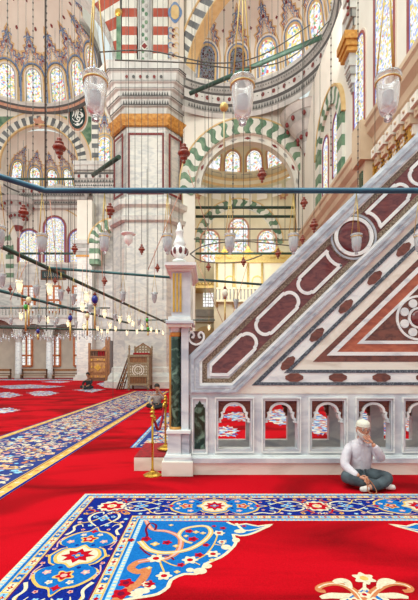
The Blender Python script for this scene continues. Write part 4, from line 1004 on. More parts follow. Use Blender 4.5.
# nested frame levels: (inset w from top line, left x, bottom y)
def frame_poly(w, xl, yb, wb):
    """polyline: top slope from far right to left, down, right along the bottom, up the lower slope"""
    return [tw(TE, w), xw_at_x(w, xl), (xl, yb), xw_at_y(wb, yb), tw(TE, wb)]
lv = [(0.5, 190.5, 393.0, 60.5, .0), (3.2, 191.5, 392.2, 59.0, .05), (6.5, 194, 390, 57, .07), (9.0, 196, 388.2, 55, .03), (12.2, 199.2, 385.3, 51.5, .045), (13.6, 202.2, 382.8, 49.3, .0), (18.6, 207.0, 378.4, 44.4, .0), (22.2, 210.8, 374.5, 40.8, .0)]
cols = ['marble_minbar', 'marble_grey', 'marble_minbar', 'marble_grey', 'marble_white', 'granite_brown', None]
mb = MB()
for i in range(5):
    a, b = lv[i], lv[i + 1]
    mb.bandq(qm(frame_poly(a[0], a[1], a[2], a[3])), qm(frame_poly(b[0], b[1], b[2], b[3])), SM, -.01, [.03, .06, .04, .055, .04][i], cols[i])
mb.build('raking_moulding', mn)
mb = MB(); a, b = lv[5], lv[6]
mb.bandq(qm(frame_poly(a[0], a[1], a[2], a[3])), qm(frame_poly(b[0], b[1], b[2], b[3])), SM, -.01, .012, 'granite_brown'); 
# granite continues as ground between panels
mb.prism(qtw([(0, 18.6), (TE, 18.6), (TE, 44.4), (0, 44.4)]), SM, -.01, .006, 'porphyry'); mb.build('granite_band', mn)
WC = 31.5; HW = 9.9
def panel(t0, t1, e0, e1, left_flat=False):
    """inlaid porphyry panel with white ribbon border; ends: 'out' convex, 'in' concave"""
    def end(t, kind, sgn):
        if kind == 'out':
            pts = [(t - sgn * 8.5, -HW), (t - sgn * 7.3, -HW + .2), (t - sgn * 7.0, -HW + 1.4)] + [(t - sgn * 7.0 + sgn * 7.0 * math.sin(a), -(HW - 1.4) * math.cos(a)) for a in [PI * i / 10 for i in range(1, 10)]] + [(t - sgn * 7.0, HW - 1.4), (t - sgn * 7.3, HW - .2), (t - sgn * 8.5, HW)]
        else:
            pts = [(t + sgn * 0, -HW)] + [(t - sgn * 4.5 * math.sin(a), -HW * math.cos(a)) for a in [PI * i / 8 for i in range(1, 8)]] + [(t, HW)]
        return pts
    R = end(t1, e1, 1)
    if left_flat:
        L_ = None
    else: L_ = end(t0, e0, -1)[::-1]
    mbp = MB(); mbr = MB()
    if left_flat:
        c0 = xw_at_x(22.2, 210.8); 
        ring_ = [tw(t, WC + w) for t, w in R]
        inner = [(210.8, c0[1])] + ring_ + [xw_at_y(40.8, 374.5), (210.8, 374.5)]
        ii = qm(inner)
    else:
        inner = [tw(t, WC + w) for t, w in R] + [tw(t, WC + w) for t, w in L_]
        ii = qm(inner)
    mbp.prism(ii, SM, -.01, .014, 'porphyry'); mbp.build('porphyry_panel', mn)
    cl = ii + [ii[0], ii[1]]; A, B = off(cl, .048); mbr.bandq(A[:-1], B[:-1], SM, 0, .026, 'marble_white'); mbr.build('panel_border', mn)
def t_at(px): return (px - ORX - nx_ * WC) / ux
panel(0, t_at(253.5), 'out', 'out', True)
panel(t_at(258.5), t_at(295.5), 'out', 'out')
panel(t_at(300.5), t_at(334), 'out', 'in')
panel(t_at(372), t_at(406), 'in', 'out')
panel(t_at(406) + 8, t_at(460), 'out', 'in')
# granite ground strips bounding the panels
mb = MB(); 
for w0, w1 in ((13.6, 18.2), (44.8, 49.3)):
    mb.prism(qtw([(8, w0), (TE, w0), (TE, w1), (8, w1)]), SM, -.01, .013, 'granite_brown')
mb.build('granite_edging', mn)
# round boss
c = q(353, 237.3, YM); s_ = YM / F
mb = MB(); mb.prism(circ(c[0], c[1], 24 * s_, 40), SM, 0, .016, 'granite_brown'); mb.bandq(arcpts(c[0], c[1], 16 * s_, 0, 2 * PI, 40), arcpts(c[0], c[1], 19.5 * s_, 0, 2 * PI, 40), SM, 0, .045, 'marble_white'); mb.bandq(arcpts(c[0], c[1], 21 * s_, 0, 2 * PI, 40), arcpts(c[0], c[1], 23 * s_, 0, 2 * PI, 40), SM, 0, .03, 'marble_grey'); mb.build('roundel_ring', mn)
mb = MB()
rows = [[(c[0] + 15.8 * s_ * math.cos(e) * math.cos(2 * PI * j / 32), YM - .015 - .045 * math.sin(e), c[1] + 15.8 * s_ * math.cos(e) * math.sin(2 * PI * j / 32)) for j in range(32)] for e in [PI / 2 * i / 7 * .999 for i in range(8)]]
mb.grid(rows, 'porphyry', closed=True); mb.build('porphyry_boss', mn)
# lower moulding + nested bands
def tri(w, yb): # left corner of a triangle whose hypotenuse is at w and base at yb
    return xw_at_y(w, yb)
def triband(w0, y0, w1, y1, h, m, mb_):
    A = [tw(TE, w0), xw_at_y(w0, y0), (XE, y0)]; B = [tw(TE, w1), xw_at_y(w1, y1), (XE, y1)]
    A = [tw(TE + 40, w0)] + A[1:]; B = [tw(TE + 40, w1)] + B[1:]
    mb_.bandq(qm(A), qm(B), SM, -.01, h, m)
steps_ = [(49.3, 393.5, 52.5, 392.5, .035, 'marble_minbar'), (52.5, 392.5, 56, 391, .05, 'marble_grey'), (56, 391, 59, 389, .03, 'marble_minbar'), (59, 389, 64.8, 385.3, .012, 'marble_cream')]
mb = MB()
for w0, y0, w1, y1, h, m in steps_[:3]: mb.prism(qtw([(30 if False else -8, w0), (TE + 20, w0), (TE + 20, w1), (-8, w1)]), SM, -.01, h, m) if False else None
for w0, w1, h, m in ((49.3, 52.2, .045, 'marble_white'), (52.2, 54.4, .06, 'marble_grey'), (54.4, 56.6, .04, 'marble_minbar')):
    a = xw_at_y(w0, 393.0); b = xw_at_y(w1, 393.0)
    mb.prism(qm([a, tw(TE, w0), tw(TE, w1), b]), SM, -.01, h, m)
mb.build('lower_moulding', mn)
mb = MB(); triband(56.6, 393.5, 65.0, 385.3, .012, 'marble_cream', mb); mb.build('cream_band', mn)
mb = MB(); triband(65.0, 385.3, 68.8, 382.2, .02, 'granite_dark', mb); mb.build('dark_band', mn)
mb = MB(); triband(68.8, 382.2, 78.6, 372.9, .012, 'marble_white', mb); mb.build('white_band', mn)
mb = MB(); triband(78.6, 372.9, 82.0, 369.8, .02, 'granite_dark', mb); mb.build('inner_dark_band', mn)
mb = MB(); triband(82.0, 369.8, 90.8, 361.8, .012, 'marble_cream', mb); mb.build('inner_cream_band', mn)
mb = MB(); triband(90.8, 361.8, 96.0, 355.6, .016, 'porphyry_brown', mb); mb.build('porphyry_band', mn)
mb = MB(); triband(96.0, 355.6, 100.4, 352.0, .03, 'marble_white', mb); mb.build('white_moulding', mn)
mb = MB(); triband(100.4, 352.0, 108.8, 344.0, .014, 'red_marble', mb); mb.build('red_marble_band', mn)
mb = MB(); triband(108.8, 344.0, 111.6, 340.8, .022, 'marble_white', mb); mb.build('white_fillet', mn)
mb = MB(); mb.prism(qm([tw(TE + 40, 111.6), xw_at_y(111.6, 340.8), (XE, 340.8)]), SM, -.01, .008, 'porphyry_brown'); mb.build('central_field', mn)
def medallion(px, py, ang):
    mb = MB(); ca_, sa_ = math.cos(ang), math.sin(ang)
    pts = []
    for i in range(48):
        a = 2 * PI * i / 48; r = 1 + .10 * math.cos(4 * a) * 1 - .07 * math.cos(8 * a)
        x, y = 8.6 * r * math.cos(a), 4.6 * (1.0 - .09 * math.cos(4 * a)) * math.sin(a)
        pts.append((px + x * ca_ - y * sa_, py + x * sa_ + y * ca_))
    mb.prism(qm(pts), SM, 0, .022, 'porphyry_brown'); mb.build('medallion_inlay', mn)
for k in range(6):
    if k < 5: medallion(287.6 + 28.85 * k, 363.2 - 28.8 * k * .985, -math.radians(44))
for k in range(5): medallion(294 + 43.5 * k, 377.5, 0)
c = q(418, 318, YM)
mb = MB()
mb.bandq(arcpts(c[0], c[1], 20.4 * s_, 0, 2 * PI, 40), arcpts(c[0], c[1], 22.6 * s_, 0, 2 * PI, 40), SM, 0, .03, 'marble_white')
mb.bandq(arcpts(c[0], c[1], 8.6 * s_, 0, 2 * PI, 32), arcpts(c[0], c[1], 10.8 * s_, 0, 2 * PI, 32), SM, 0, .035, 'marble_white')
for k in range(8):
    a = 2 * PI * (k + .5) / 8; mb.prism(circ(c[0] + 15.4 * s_ * math.cos(a), c[1] + 15.4 * s_ * math.sin(a), 4.3 * s_, 16), SM, 0, .03, 'marble_white')
mb.build('inlaid_wheel', mn)
mb = MB(); rows = [[(c[0] + 8.2 * s_ * math.cos(e) * math.cos(2 * PI * j / 24), YM - .008 - .07 * math.sin(e), c[1] + 8.2 * s_ * math.cos(e) * math.sin(2 * PI * j / 24)) for j in range(24)] for e in [PI / 2 * i / 6 * .999 for i in range(7)]]
mb.grid(rows, 'porphyry', closed=True); mb.build('wheel_boss', mn)
# scroll at the foot of the rail, over a porphyry triangle
mb = MB(); mb.prism(qm([(187.5, 331), (204, 331), xw_at_x(0, 204), xw_at_x(0, 187.5)]), SM, -.09, -.03, 'porphyry_brown'); mb.build('foot_panel', mn)
mb = MB()
for s in (-1, 1):
    cx_ = 196.3; pts = [(cx_, 344.8), (cx_ + s * 4.5, 343), (cx_ + s * 7.4, 339), (cx_ + s * 7.2, 334.5), (cx_ + s * 4.6, 332.2), (cx_ + s * 2.4, 334.6), (cx_ + s * 3.0, 337.3), (cx_ + s * 4.6, 336.8)]
    A, B = off(smooth(qm(pts), 5), .03); mb.bandq(A, B, SM, -.03, .03, 'marble_white')
mb.build('heart_scroll', mn)

# ---------------- gate post at the foot of the stair
gp = thing('gate_post', (-.45, 6.0, 0), 'tall white marble gate post with gilded flutes, green column and bulbous finial', 'post')
YG2 = 5.75; SG2 = wallY(YG2)
def bx2(x0, x1, y0, y1, yf, yb, m, mb_):
    a = q(x0, y0, yf); b = q(x1, y1, yf); mb_.box(a[0], b[0], yf, yb, max(0, b[1]) if y1 > y0 else a[1], a[1], m)
mb = MB(); bx2(161.5, 193, 462, 486, 5.6, 6.2, 'marble_cream', mb); bx2(164, 192, 457, 462.1, 5.64, 6.2, 'marble_minbar', mb); bx2(165.5, 191, 455, 457.1, 5.66, 6.2, 'marble_white', mb); mb.build('post_base', gp, bevel=.008)
mb = MB(); bx2(167.5, 181, 433, 457, 5.70, 6.15, 'marble_minbar', mb); bx2(181.2, 189.5, 433, 457, 5.72, 6.15, 'marble_grey', mb); bx2(166, 190.5, 430.5, 434, 5.67, 6.15, 'marble_white', mb); mb.build('pedestal', gp, bevel=.006)
mb = MB(); a = q(175.5, 430, 5.8); b = q(175.5, 334, 5.8); mb.lathe([(.068, a[1] + .05), (.066, b[1] - .04)], (a[0], 5.82, 0), 'green_marble', 20); mb.build('green_column', gp)
mb = MB(); mb.lathe([(.068, a[1]), (.088, a[1] + .01), (.088, a[1] + .03), (.070, a[1] + .05)], (a[0], 5.82, 0), 'gold_capital', 20); mb.build('lower_collar', gp); mb = MB(); mb.lathe([(.068, b[1] - .04), (.085, b[1] - .02), (.08, b[1] + .0), (.09, b[1] + .02)], (a[0], 5.82, 0), 'gold_capital', 20); mb.lathe([(.06, b[1] + .02), (.075, b[1] + .04), (.07, b[1] + .12)], (a[0], 5.82, 0), 'marble_white', 16); mb.build('upper_collar', gp)
mb = MB(); bx2(181.3, 188.5, 327, 431, 5.74, 6.15, 'marble_minbar', mb); bx2(169.2, 181.4, 327, 431, 5.92, 6.15, 'marble_grey', mb); mb.build('shaft', gp)
mb = MB(); bx2(169.2, 171.2, 335, 431, 5.86, 5.93, 'gold_capital', mb); mb.build('gilded_edge', gp)
mb = MB(); bx2(167, 191.5, 323.5, 327.2, 5.66, 6.2, 'marble_cream', mb); bx2(165.5, 193.5, 320, 323.6, 5.62, 6.22, 'marble_minbar', mb); bx2(168, 191, 316.5, 320.1, 5.67, 6.2, 'marble_white', mb); mb.build('middle_moulding', gp, bevel=.01)
mb = MB(); bx2(171.5, 190.5, 271, 316.6, 5.72, 6.6, 'marble_minbar', mb); mb.build('upper_block', gp)
mb = MB()
for x in (172.8, 176.2, 179.6): a = q(x, 312, 5.72); b = q(x + 2.0, 273.5, 5.72); mb.box(a[0], b[0], 5.705, 5.73, a[1], b[1], 'gold')
mb.build('gilded_flutes', gp)
mb = MB()
for y0, y1, x0, x1, yf, m in ((270.5, 271.5, 170, 191, 5.69, 'marble_white'), (267.5, 270.6, 168, 192.5, 5.66, 'marble_cream'), (265, 267.6, 166, 194.5, 5.62, 'marble_cream'), (262, 265.1, 164.5, 196, 5.58, 'marble_white')): bx2(x0, x1, y0, y1, yf, 6.72, m, mb)
mb.build('crown_moulding', gp)
c = P(179.5, 262, 5.95); sc = 5.95 / F
mb = MB(); mb.lathe([(7 * sc, 0), (7 * sc, 1.5 * sc), (4.5 * sc, 2.2 * sc), (3.4 * sc, 4 * sc), (5.4 * sc, 5.2 * sc), (7.6 * sc, 8 * sc), (8.2 * sc, 11 * sc), (7.2 * sc, 14 * sc), (5 * sc, 15.5 * sc), (6.4 * sc, 17.5 * sc), (5.4 * sc, 20 * sc), (3.4 * sc, 25 * sc), (3.6 * sc, 26 * sc), (3.2 * sc, 28 * sc), (4.2 * sc, 29.5 * sc), (4.0 * sc, 31 * sc), (2.4 * sc, 33 * sc), (2.2 * sc, 37 * sc), (.3 * sc, 40 * sc)], c, 'marble_white', 20); mb.build('finial', gp)
mb = MB()
for k in range(8):
    a = 2 * PI * k / 8 + .2; mb.ball((c.x + 7.3 * sc * math.cos(a), c.y + 7.3 * sc * math.sin(a), c.z + 10 * sc), 1.9 * sc, 'porphyry', 10, 7, 1.9)
mb.build('porphyry_studs', gp)
# ---------------- low step before the gate
st = thing('entrance_step', (-.85, 6.1, 0), 'low marble step with red carpet in front of the pulpit gate, behind the brass stanchion', 'step')
mb = MB(); a = q(134, 471, 5.9); b = q(162, 457.5, 5.9); mb.box(a[0], b[0] + .03, 5.9, 6.95, 0, b[1], 'marble_cream'); mb.build('stone_block', st, bevel=.006)
mb = MB(); mb.box(a[0], b[0] + .03, 5.9, 6.95, b[1], b[1] + .012, 'velvet_red'); mb.build('carpet_top', st)
# ---------------- stanchions and rope
def stanchion(label, base, hgt):
    t = thing('stanchion', base, label, 'stanchion', None)
    mb = MB(); prof = [(.135, 0), (.135, .012), (.12, .02), (.10, .035), (.045, .06), (.028, .075)]
    mb.lathe(prof, base, 'brass', 8, smooth=False); mb.build('flared_base', t)
    mb = MB(); mb.lathe([(.020, .07), (.024, .09), (.017, .10), (.016, .45 * hgt), (.022, .46 * hgt), (.022, .48 * hgt), (.016, .49 * hgt), (.016, .84 * hgt)], base, 'brass', 12); mb.build('pole', t)
    mb = MB(); mb.lathe([(.016, .84 * hgt), (.034, .845 * hgt), (.034, .86 * hgt), (.022, .87 * hgt), (.026, .90 * hgt), (.036, .905 * hgt), (.036, .925 * hgt), (.018, .935 * hgt), (.026, .955 * hgt), (.024, .975 * hgt), (.004, hgt)], base, 'brass', 14); mb.build('finial_head', t)
    return t
b1 = Vector(((152.5 - CX) * 5.66 / F, 5.66, 0)); b2 = Vector(((165.5 - CX) * 6.35 / F, 6.35, .232))
stanchion('front brass stanchion standing on the red carpet with an eight-sided base', b1, .98)
stanchion('rear brass stanchion standing up on the marble step', b2, .86)
mb = MB(); p0 = b1 + Vector((.02, 0, .84)); p1 = b2 + Vector((-.02, 0, .74)); pts = []
for i in range(15): f = i / 14; p = p0.lerp(p1, f); p.z -= .30 * math.sin(PI * f) ** .9 if 0 < f < 1 else 0; pts.append(p)
mb.tube(pts, .020, 'velvet_red', 8); rp = tag(mb.build('barrier_rope'), 'dark red velvet rope sagging between the two brass stanchions', 'rope')
for a, b in ((0, 1), (-2, -1)): mb = MB(); mb.tube([pts[a], pts[b]], .024, 'brass', 8); mb.build('brass_end', rp)

# ================================================================ CARPETS
class CP:
    def __init__(s): s.mb = MB(); s.h = .004; s.k = 0
    def up(s, d=.0005): s.h += d
    def poly(s, pts, m):
        s.k += 1; g = s.h + (s.k % 37) * 1.1e-5; s.mb.face([(x, y, g) for x, y in pts], m)
    def rib(s, pts, w, m, taper=None, sm=4):
        pts = smooth(pts, sm) if sm > 1 else pts; A, B = off(pts, w, taper)
        s.k += 1; g0 = s.h + (s.k % 37) * 1.1e-5
        for i in range(len(A) - 1): g = g0 + i * 4e-6; s.mb.face([(*A[i], g), (*A[i + 1], g), (*B[i + 1], g), (*B[i], g)], m)
cp = CP()
CXC = 1.19; HWC = 2.69; YF0 = 4.84; XL = CXC - HWC; XRr = CXC + HWC; YN0 = .2
cp.poly([(XL, YN0), (XRr, YN0), (XRr, YF0), (XL, YF0)], 'c_cream')
cp.mb.box(XL, XRr, YN0, YF0, .001, .0035, 'c_cream')
def frame(e0, e1, m):
    cp.poly([(XL + e0, YN0), (XL + e1, YN0), (XL + e1, YF0 - e1), (XL + e0, YF0 - e0)], m)
    cp.poly([(XL + e0, YF0 - e0), (XL + e1, YF0 - e1), (XRr - e1, YF0 - e1), (XRr - e0, YF0 - e0)], m)
    cp.poly([(XRr - e0, YF0 - e0), (XRr - e1, YF0 - e1), (XRr - e1, YN0), (XRr - e0, YN0)], m)
def along(e, step, fn):
    """place a motif around the border at inset e: fn(T) with T(a,b) local->world"""
    y = YF0 - e - step * .5
    while y > YN0 + .3:
        fn(lambda a, b, y=y: (XL + e + b, y - a)); fn(lambda a, b, y=y: (XRr - e - b, y - a)); y -= step
    n = int((XRr - XL - 2 * e) / step); st_ = (XRr - XL - 2 * e) / n
    for i in range(n): x = XL + e + (i + .5) * st_; fn(lambda a, b, x=x: (x + a, YF0 - e - b))
cp.up(); frame(.012, .045, 'c_light')
cp.up(); along(.028, .045, lambda T: cp.poly([T(-.012, -.014), T(.012, -.014), T(.012, .014), T(-.012, .014)], 'c_cream'))
frame(.05, .075, 'c_blue'); frame(.08, .15, 'c_gold'); frame(.155, .165, 'c_wine'); frame(.165, .70, 'c_navy'); frame(.70, .71, 'c_wine'); frame(.715, .785, 'c_gold'); frame(.79, .81, 'c_blue'); frame(.81, .85, 'c_light')
cp.up(); along(.83, .045, lambda T: cp.poly([T(-.012, -.013), T(.012, -.013), T(.012, .013), T(-.012, .013)], 'c_cream'))
kk = [0]
def guard(T):
    kk[0] += 1; m = ('c_light', 'c_cream', 'c_blue')[kk[0] % 3]
    cp.poly([T(-.055, -.025), T(.055, -.025), T(.055, .025), T(-.055, .025)], m)
along(.115, .125, guard); along(.75, .125, guard)
cp.up(); kk[0] = 0
def guard2(T):
    kk[0] += 1; cp.poly([T(a, b) for a, b in petal(0, 0, .024, 4, .5, 12)], ('c_red', 'c_red', 'c_cream')[kk[0] % 3])
    for s in (-1, 1): cp.poly([T(s * .035 + a, b) for a, b in circ(0, 0, .008, 6)], 'c_navy')
along(.115, .125, guard2); along(.75, .125, guard2)
cp.up(); kk[0] = 0
along(.115, .125, lambda T: cp.poly([T(a, b) for a, b in circ(0, 0, .008, 6)], 'c_gold'))
# --- border field motifs
def flower(T, a, b, r, m='c_cream', c='c_red', k=5, rot=0.0):
    h = cp.h; cp.poly([T(a + x, b + y) for x, y in petal(0, 0, r, k, .32, 36, rot)], m); cp.h += .0005; cp.poly([T(a + x, b + y) for x, y in circ(0, 0, r * .38, 8)], c); cp.h = h
def rosette(T):
    h0 = cp.h
    cp.poly([T(x, y) for x, y in petal(0, 0, .165, 12, .16, 60)], 'c_cream'); cp.up(); cp.poly([T(x, y) for x, y in petal(0, 0, .125, 6, .28, 48)], 'c_red')
    cp.up(); cp.poly([T(x, y) for x, y in petal(0, 0, .058, 8, .2, 24)], 'c_cream'); cp.up(); cp.poly([T(x, y) for x, y in circ(0, 0, .026, 10)], 'c_gold'); cp.h = h0
def medal(T):
    h0 = cp.h
    out = [(.56, 0), (.47, .045), (.44, .12), (.36, .19), (.27, .225), (.20, .20), (.15, .13), (.12, .17), (.05, .20), (0, .215)]
    full = out + [(-x, y) for x, y in out[-2::-1]] + [(-x, -y) for x, y in out[1:]] + [(x, -y) for x, y in out[-2:0:-1]]
    full = smooth(full, 3, True)
    cp.poly([T(x * 1.05, y * 1.10) for x, y in full], 'c_gold'); cp.up(); cp.poly([T(x, y) for x, y in full], 'c_blue'); cp.up()
    cen = smooth([(.20, .0), (.14, .06), (.12, .14), (0, .19), (-.12, .14), (-.14, .06), (-.20, 0), (-.14, -.06), (-.12, -.14), (0, -.19), (.12, -.14), (.14, -.06)], 3, True)
    cp.poly([T(x, y) for x, y in cen], 'c_gold'); cp.up(); cp.poly([T(x * .86, y * .86) for x, y in cen], 'c_cream'); cp.up()
    cp.poly([T(x, y * 1.1) for x, y in star(0, 0, .125, 8, .6)], 'c_red'); cp.up(); cp.poly([T(x, y) for x, y in petal(0, 0, .052, 4, .5, 20)], 'c_blue'); cp.up(); cp.poly([T(x, y) for x, y in circ(0, 0, .02, 8)], 'c_gold')
    cp.h = h0 + .001
    for s in (-1, 1):
        cp.poly([T(s * (.31 + x), y) for x, y in petal(0, 0, .085, 5, .4, 30)], 'c_gold'); cp.up(); cp.poly([T(s * (.31 + x), y) for x, y in petal(0, 0, .062, 5, .4, 30)], 'c_red'); cp.up(); cp.poly([T(s * (.31 + x), y) for x, y in circ(0, 0, .026, 8)], 'c_pink'); cp.h = h0 + .001
        cp.poly([T(s * (.475 + x), y) for x, y in star(0, 0, .045, 4, .5)], 'c_red')
        for b in (-1, 1): flower(T, s * .40, b * .075, .03, 'c_cream', 'c_pink'); flower(T, s * .26, b * .145, .036, 'c_pink', 'c_cream'); flower(T, s * .19, b * .07, .02, 'c_navy', 'c_navy')
    cp.h = h0
def trail(T):   # scrolls between medallion and rosette; a in 0(med)..1.17(ros)
    for b in (-1, 1):
        cp.rib([T(.60, b * .02), T(.70, b * .10), T(.82, b * .15), T(.93, b * .12), T(.97, b * .05), T(.91, b * .03)], .022, 'c_cream', lambda t: .5 + .8 * math.sin(PI * t))
        cp.rib([T(.55, b * .22), T(.66, b * .20), T(.72, b * .10), T(.80, b * .04), T(.90, 0)], .016, 'c_gold')
        cp.rib([T(.40, b * .24), T(.50, b * .20), T(.60, b * .23), T(.64, b * .17), T(.58, b * .14)], .024, 'c_cream', lambda t: 1.3 - t)
        cp.rib([T(1.0, b * .24), T(1.05, b * .18), T(.98, b * .14), T(.90, b * .2)], .016, 'c_orange')
        for a, bb, r, m, c_ in ((.84, .09, .03, 'c_light', 'c_red'), (.70, .21, .026, 'c_pink', 'c_cream'), (.78, .23, .026, 'c_light', 'c_cream'), (.93, .22, .028, 'c_gold', 'c_red'), (.62, .08, .028, 'c_light', 'c_gold'), (.12, .235, .022, 'c_pink', 'c_red'), (.28, .24, .02, 'c_light', 'c_red'), (1.02, .06, .022, 'c_red', 'c_red'), (1.10, .22, .03, 'c_cream', 'c_red'), (.52, .12, .022, 'c_pink', 'c_red'), (.0, .245, .018, 'c_gold', 'c_red')):
            flower(T, a, b * bb, r, m, c_)
        cp.rib([T(.99, b * .10), T(1.03, b * .20), T(1.12, b * .245)], .02, 'c_red', lambda t: 1.2 - t)
        cp.rib([T(.15, b * .225), T(.25, b * .25), T(.36, b * .23)], .012, 'c_pink')
    cp.up(); cp.poly([T(.80 + x, y * .8) for x, y in petal(0, 0, .075, 4, .4, 24)], 'c_light'); cp.up(); cp.poly([T(.80 + x, y) for x, y in petal(0, 0, .04, 4, .3, 20)], 'c_blue'); cp.up(); cp.poly([T(.80 + x, y) for x, y in circ(0, 0, .018, 8)], 'c_gold'); cp.h -= .0015
cp.h = .0075
BC = .4325; DS = 1.155
for side in (-1, 1):
    ex = XL if side < 0 else XRr; sg = 1 if side < 0 else -1
    for i in range(0, 4):
        yc = YF0 - BC - DS * i
        T = lambda a, b, yc=yc: (ex + sg * (BC + b), yc - a)
        if i % 2 == 0: rosette(T)
        else:
            medal(T); trail(T); trail(lambda a, b, yc=yc: (ex + sg * (BC + b), yc + a))
nx2 = 4; dx2 = (XRr - XL - 2 * BC) / nx2
for i in range(1, nx2):
    xc = XL + BC + dx2 * i
    T = lambda a, b, xc=xc: (xc + a, YF0 - BC - b)
    if i % 2 == 0: rosette(T)
    else: medal(T); trail(T); trail(lambda a, b, xc=xc: (xc - a, YF0 - BC - b))
# --- red field
cp.h = .0065; i_ = .85
cp.poly([(XL + i_, YN0), (XRr - i_, YN0), (XRr - i_, YF0 - i_), (XL + i_, YF0 - i_)], 'carpet_red')
# --- corner spandrels (mirrored)
edge = [(227, 522.5), (235, 526), (246, 524.5), (258, 527), (272, 525), (262, 530), (250, 535), (240, 536.5), (233, 535), (236, 543), (231, 550), (221, 558), (205, 565), (203, 571), (196, 575), (184, 575), (171, 581), (168, 588), (158, 595), (146, 597.5), (130, 600), (112, 604)]
def spand(mir):
    m_ = (lambda p: (2 * CXC - p[0], p[1])) if mir else (lambda p: p)
    FP = lambda l: [m_(fl(*p)) for p in l]
    xl, yf = XL + i_, YF0 - i_
    ed = FP(edge); corner = [m_((xl, 2.35)), m_((xl, yf))]
    cp.h = .0072; cp.poly([m_((xl, yf))] + ed + [m_((xl, 2.35))], 'c_blue')
    cp.h = .0078; cp.rib(ed, .03, 'c_cream', None, 2)
    def lobe(px, py, w, hgt, m='c_cream'): cp.poly([m_(fl(px + w * math.cos(a), py + hgt * math.sin(a))) for a in [2 * PI * k / 14 for k in range(14)]], m)
    for px, py, w, hgt in ((226, 548, 5, 2.6), (236, 541, 4, 2.4), (200, 572, 7, 3.2), (207, 567, 5, 2.4), (190, 571, 4, 2.2), (142, 592, 8, 3), (150, 588, 6, 2.6), (135, 595, 8, 3), (240, 532, 6, 2)): lobe(px, py, w, hgt)
    cp.rib(FP([(236, 524), (244, 531), (256, 530), (266, 527), (272, 525)]), .03, 'c_cream', lambda t: 1.1 - t * .8)
    cp.h = .0082
    gold = [(140, 542), (148, 550), (160, 553.5), (176, 553), (192, 549), (205, 541), (211, 533), (207, 527.5), (197, 527), (184, 530), (179, 536), (184, 541.5), (192, 544)]
    cp.rib(FP(gold), .052, 'c_gold', lambda t: 1.15 - .5 * t)
    cp.h = .0086; cp.rib(FP(gold), .02, 'c_cream', lambda t: 1.1 - .6 * t)
    cp.h = .0080
    cp.rib(FP([(146, 521), (152, 530), (166, 532), (176, 535.5), (181, 541), (178, 552), (166, 559.5), (150, 561), (138, 563), (131, 569), (138, 573), (147, 571), (140, 583), (126, 592), (112, 606)]), .062, 'c_orange', lambda t: .7 + .5 * t)
    cp.h = .0084
    cp.rib(FP([(146, 521), (152, 530), (166, 532), (176, 535.5), (181, 541), (178, 552), (166, 559.5), (150, 561), (138, 563)]), .022, 'c_pink')
    cp.rib(FP([(141, 541), (147, 537), (146, 530), (150, 524), (156, 526), (155, 531)]), .022, 'c_wine')
    cp.rib(FP([(140, 548), (150, 556), (168, 557), (174, 561)]), .018, 'c_wine')
    cp.rib(FP([(157, 553), (160, 563), (164, 573), (166, 580)]), .016, 'c_gold'); cp.rib(FP([(157, 558), (176, 567), (192, 562), (205, 556), (214, 545), (218, 534)]), .014, 'c_gold')
    cp.rib(FP([(214, 545), (222, 546), (226, 541)]), .012, 'c_gold'); cp.rib(FP([(192, 562), (200, 566)]), .012, 'c_gold')
    cp.h = .0090
    T = lambda a, b: m_((a, b))
    def fpx(px, py, r, m='c_cream', c='c_red', k=6): a, b = fl(px, py); flower(T, a, b, r * .85, m, c, k)
    for px, py, r in ((156, 559.5, .085), (190, 561, .08), (213, 555, .075), (164, 577, .075), (219, 534, .07), (222, 543, .05), (146, 585, .04)): fpx(px, py, r)
    for px, py, r in ((146, 540, .06), (167, 543.5, .055), (189, 532, .05), (193, 540, .06), (199, 556, .05), (181, 566, .04), (206, 546, .04), (126, 584, .07), (121, 595, .08), (148, 585, .06), (223, 529, .04), (214, 527, .03), (131, 541, .04), (244, 527, .03)): fpx(px, py, r, 'c_red', 'c_wine', 5)
    for px, py, r in ((155, 545, .05), (176, 547, .035), (196, 533, .04), (203, 534, .035), (186, 537, .03), (171, 526, .03), (149, 569, .03), (177, 573, .03), (212, 561, .03)): fpx(px, py, r, 'c_gold', 'c_cream', 4)
spand(False); spand(True)
# --- central palmette at the near edge
TT = lambda l: [fl(*p) for p in l]
c0 = 364.5
cp.h = .0075; cp.poly(TT([(c0, 587), (c0 + 5, 591), (c0 + 13, 594), (c0 + 24, 600), (c0 + 30, 608), (c0 + 26, 640), (c0 - 26, 640), (c0 - 30, 608), (c0 - 24, 600), (c0 - 13, 594), (c0 - 5, 591)]), 'c_cream')
cp.h = .008; cp.poly(TT([(c0, 589.5), (c0 + 5, 593), (c0 + 12, 596.5), (c0 + 20, 602), (c0 + 26, 612), (c0 + 22, 640), (c0 - 22, 640), (c0 - 26, 612), (c0 - 20, 602), (c0 - 12, 596.5), (c0 - 5, 593)]), 'c_blue')
for s in (-1, 1):
    cp.h = .0086
    sc_ = [(c0 + s * 2, 603), (c0 + s * 9, 593.5), (c0 + s * 19, 587), (c0 + s * 30, 584.6), (c0 + s * 40, 586), (c0 + s * 46, 589), (c0 + s * 45, 592), (c0 + s * 39, 592.5)]
    cp.rib(TT(sc_), .058, 'c_orange', lambda t: 1.1 - .45 * t); cp.h = .0091; cp.rib(TT(sc_[:6]), .012, 'c_cream')
    cp.h = .0089; cp.rib(TT([(c0 + s * 14, 589.5), (c0 + s * 18, 583), (c0 + s * 25, 582), (c0 + s * 31, 583.5)]), .04, 'c_cream', lambda t: .7 + math.sin(PI * t))
    cp.rib(TT([(c0 + s * 14, 596), (c0 + s * 24, 597), (c0 + s * 34, 597), (c0 + s * 44, 599)]), .05, 'c_cream', lambda t: .6 + .8 * math.sin(PI * t))
cp.h = .009; cp.rib(TT([(c0, 592), (c0, 584)]), .022, 'c_cream'); a_, b_ = fl(c0 - .5, 579.5)
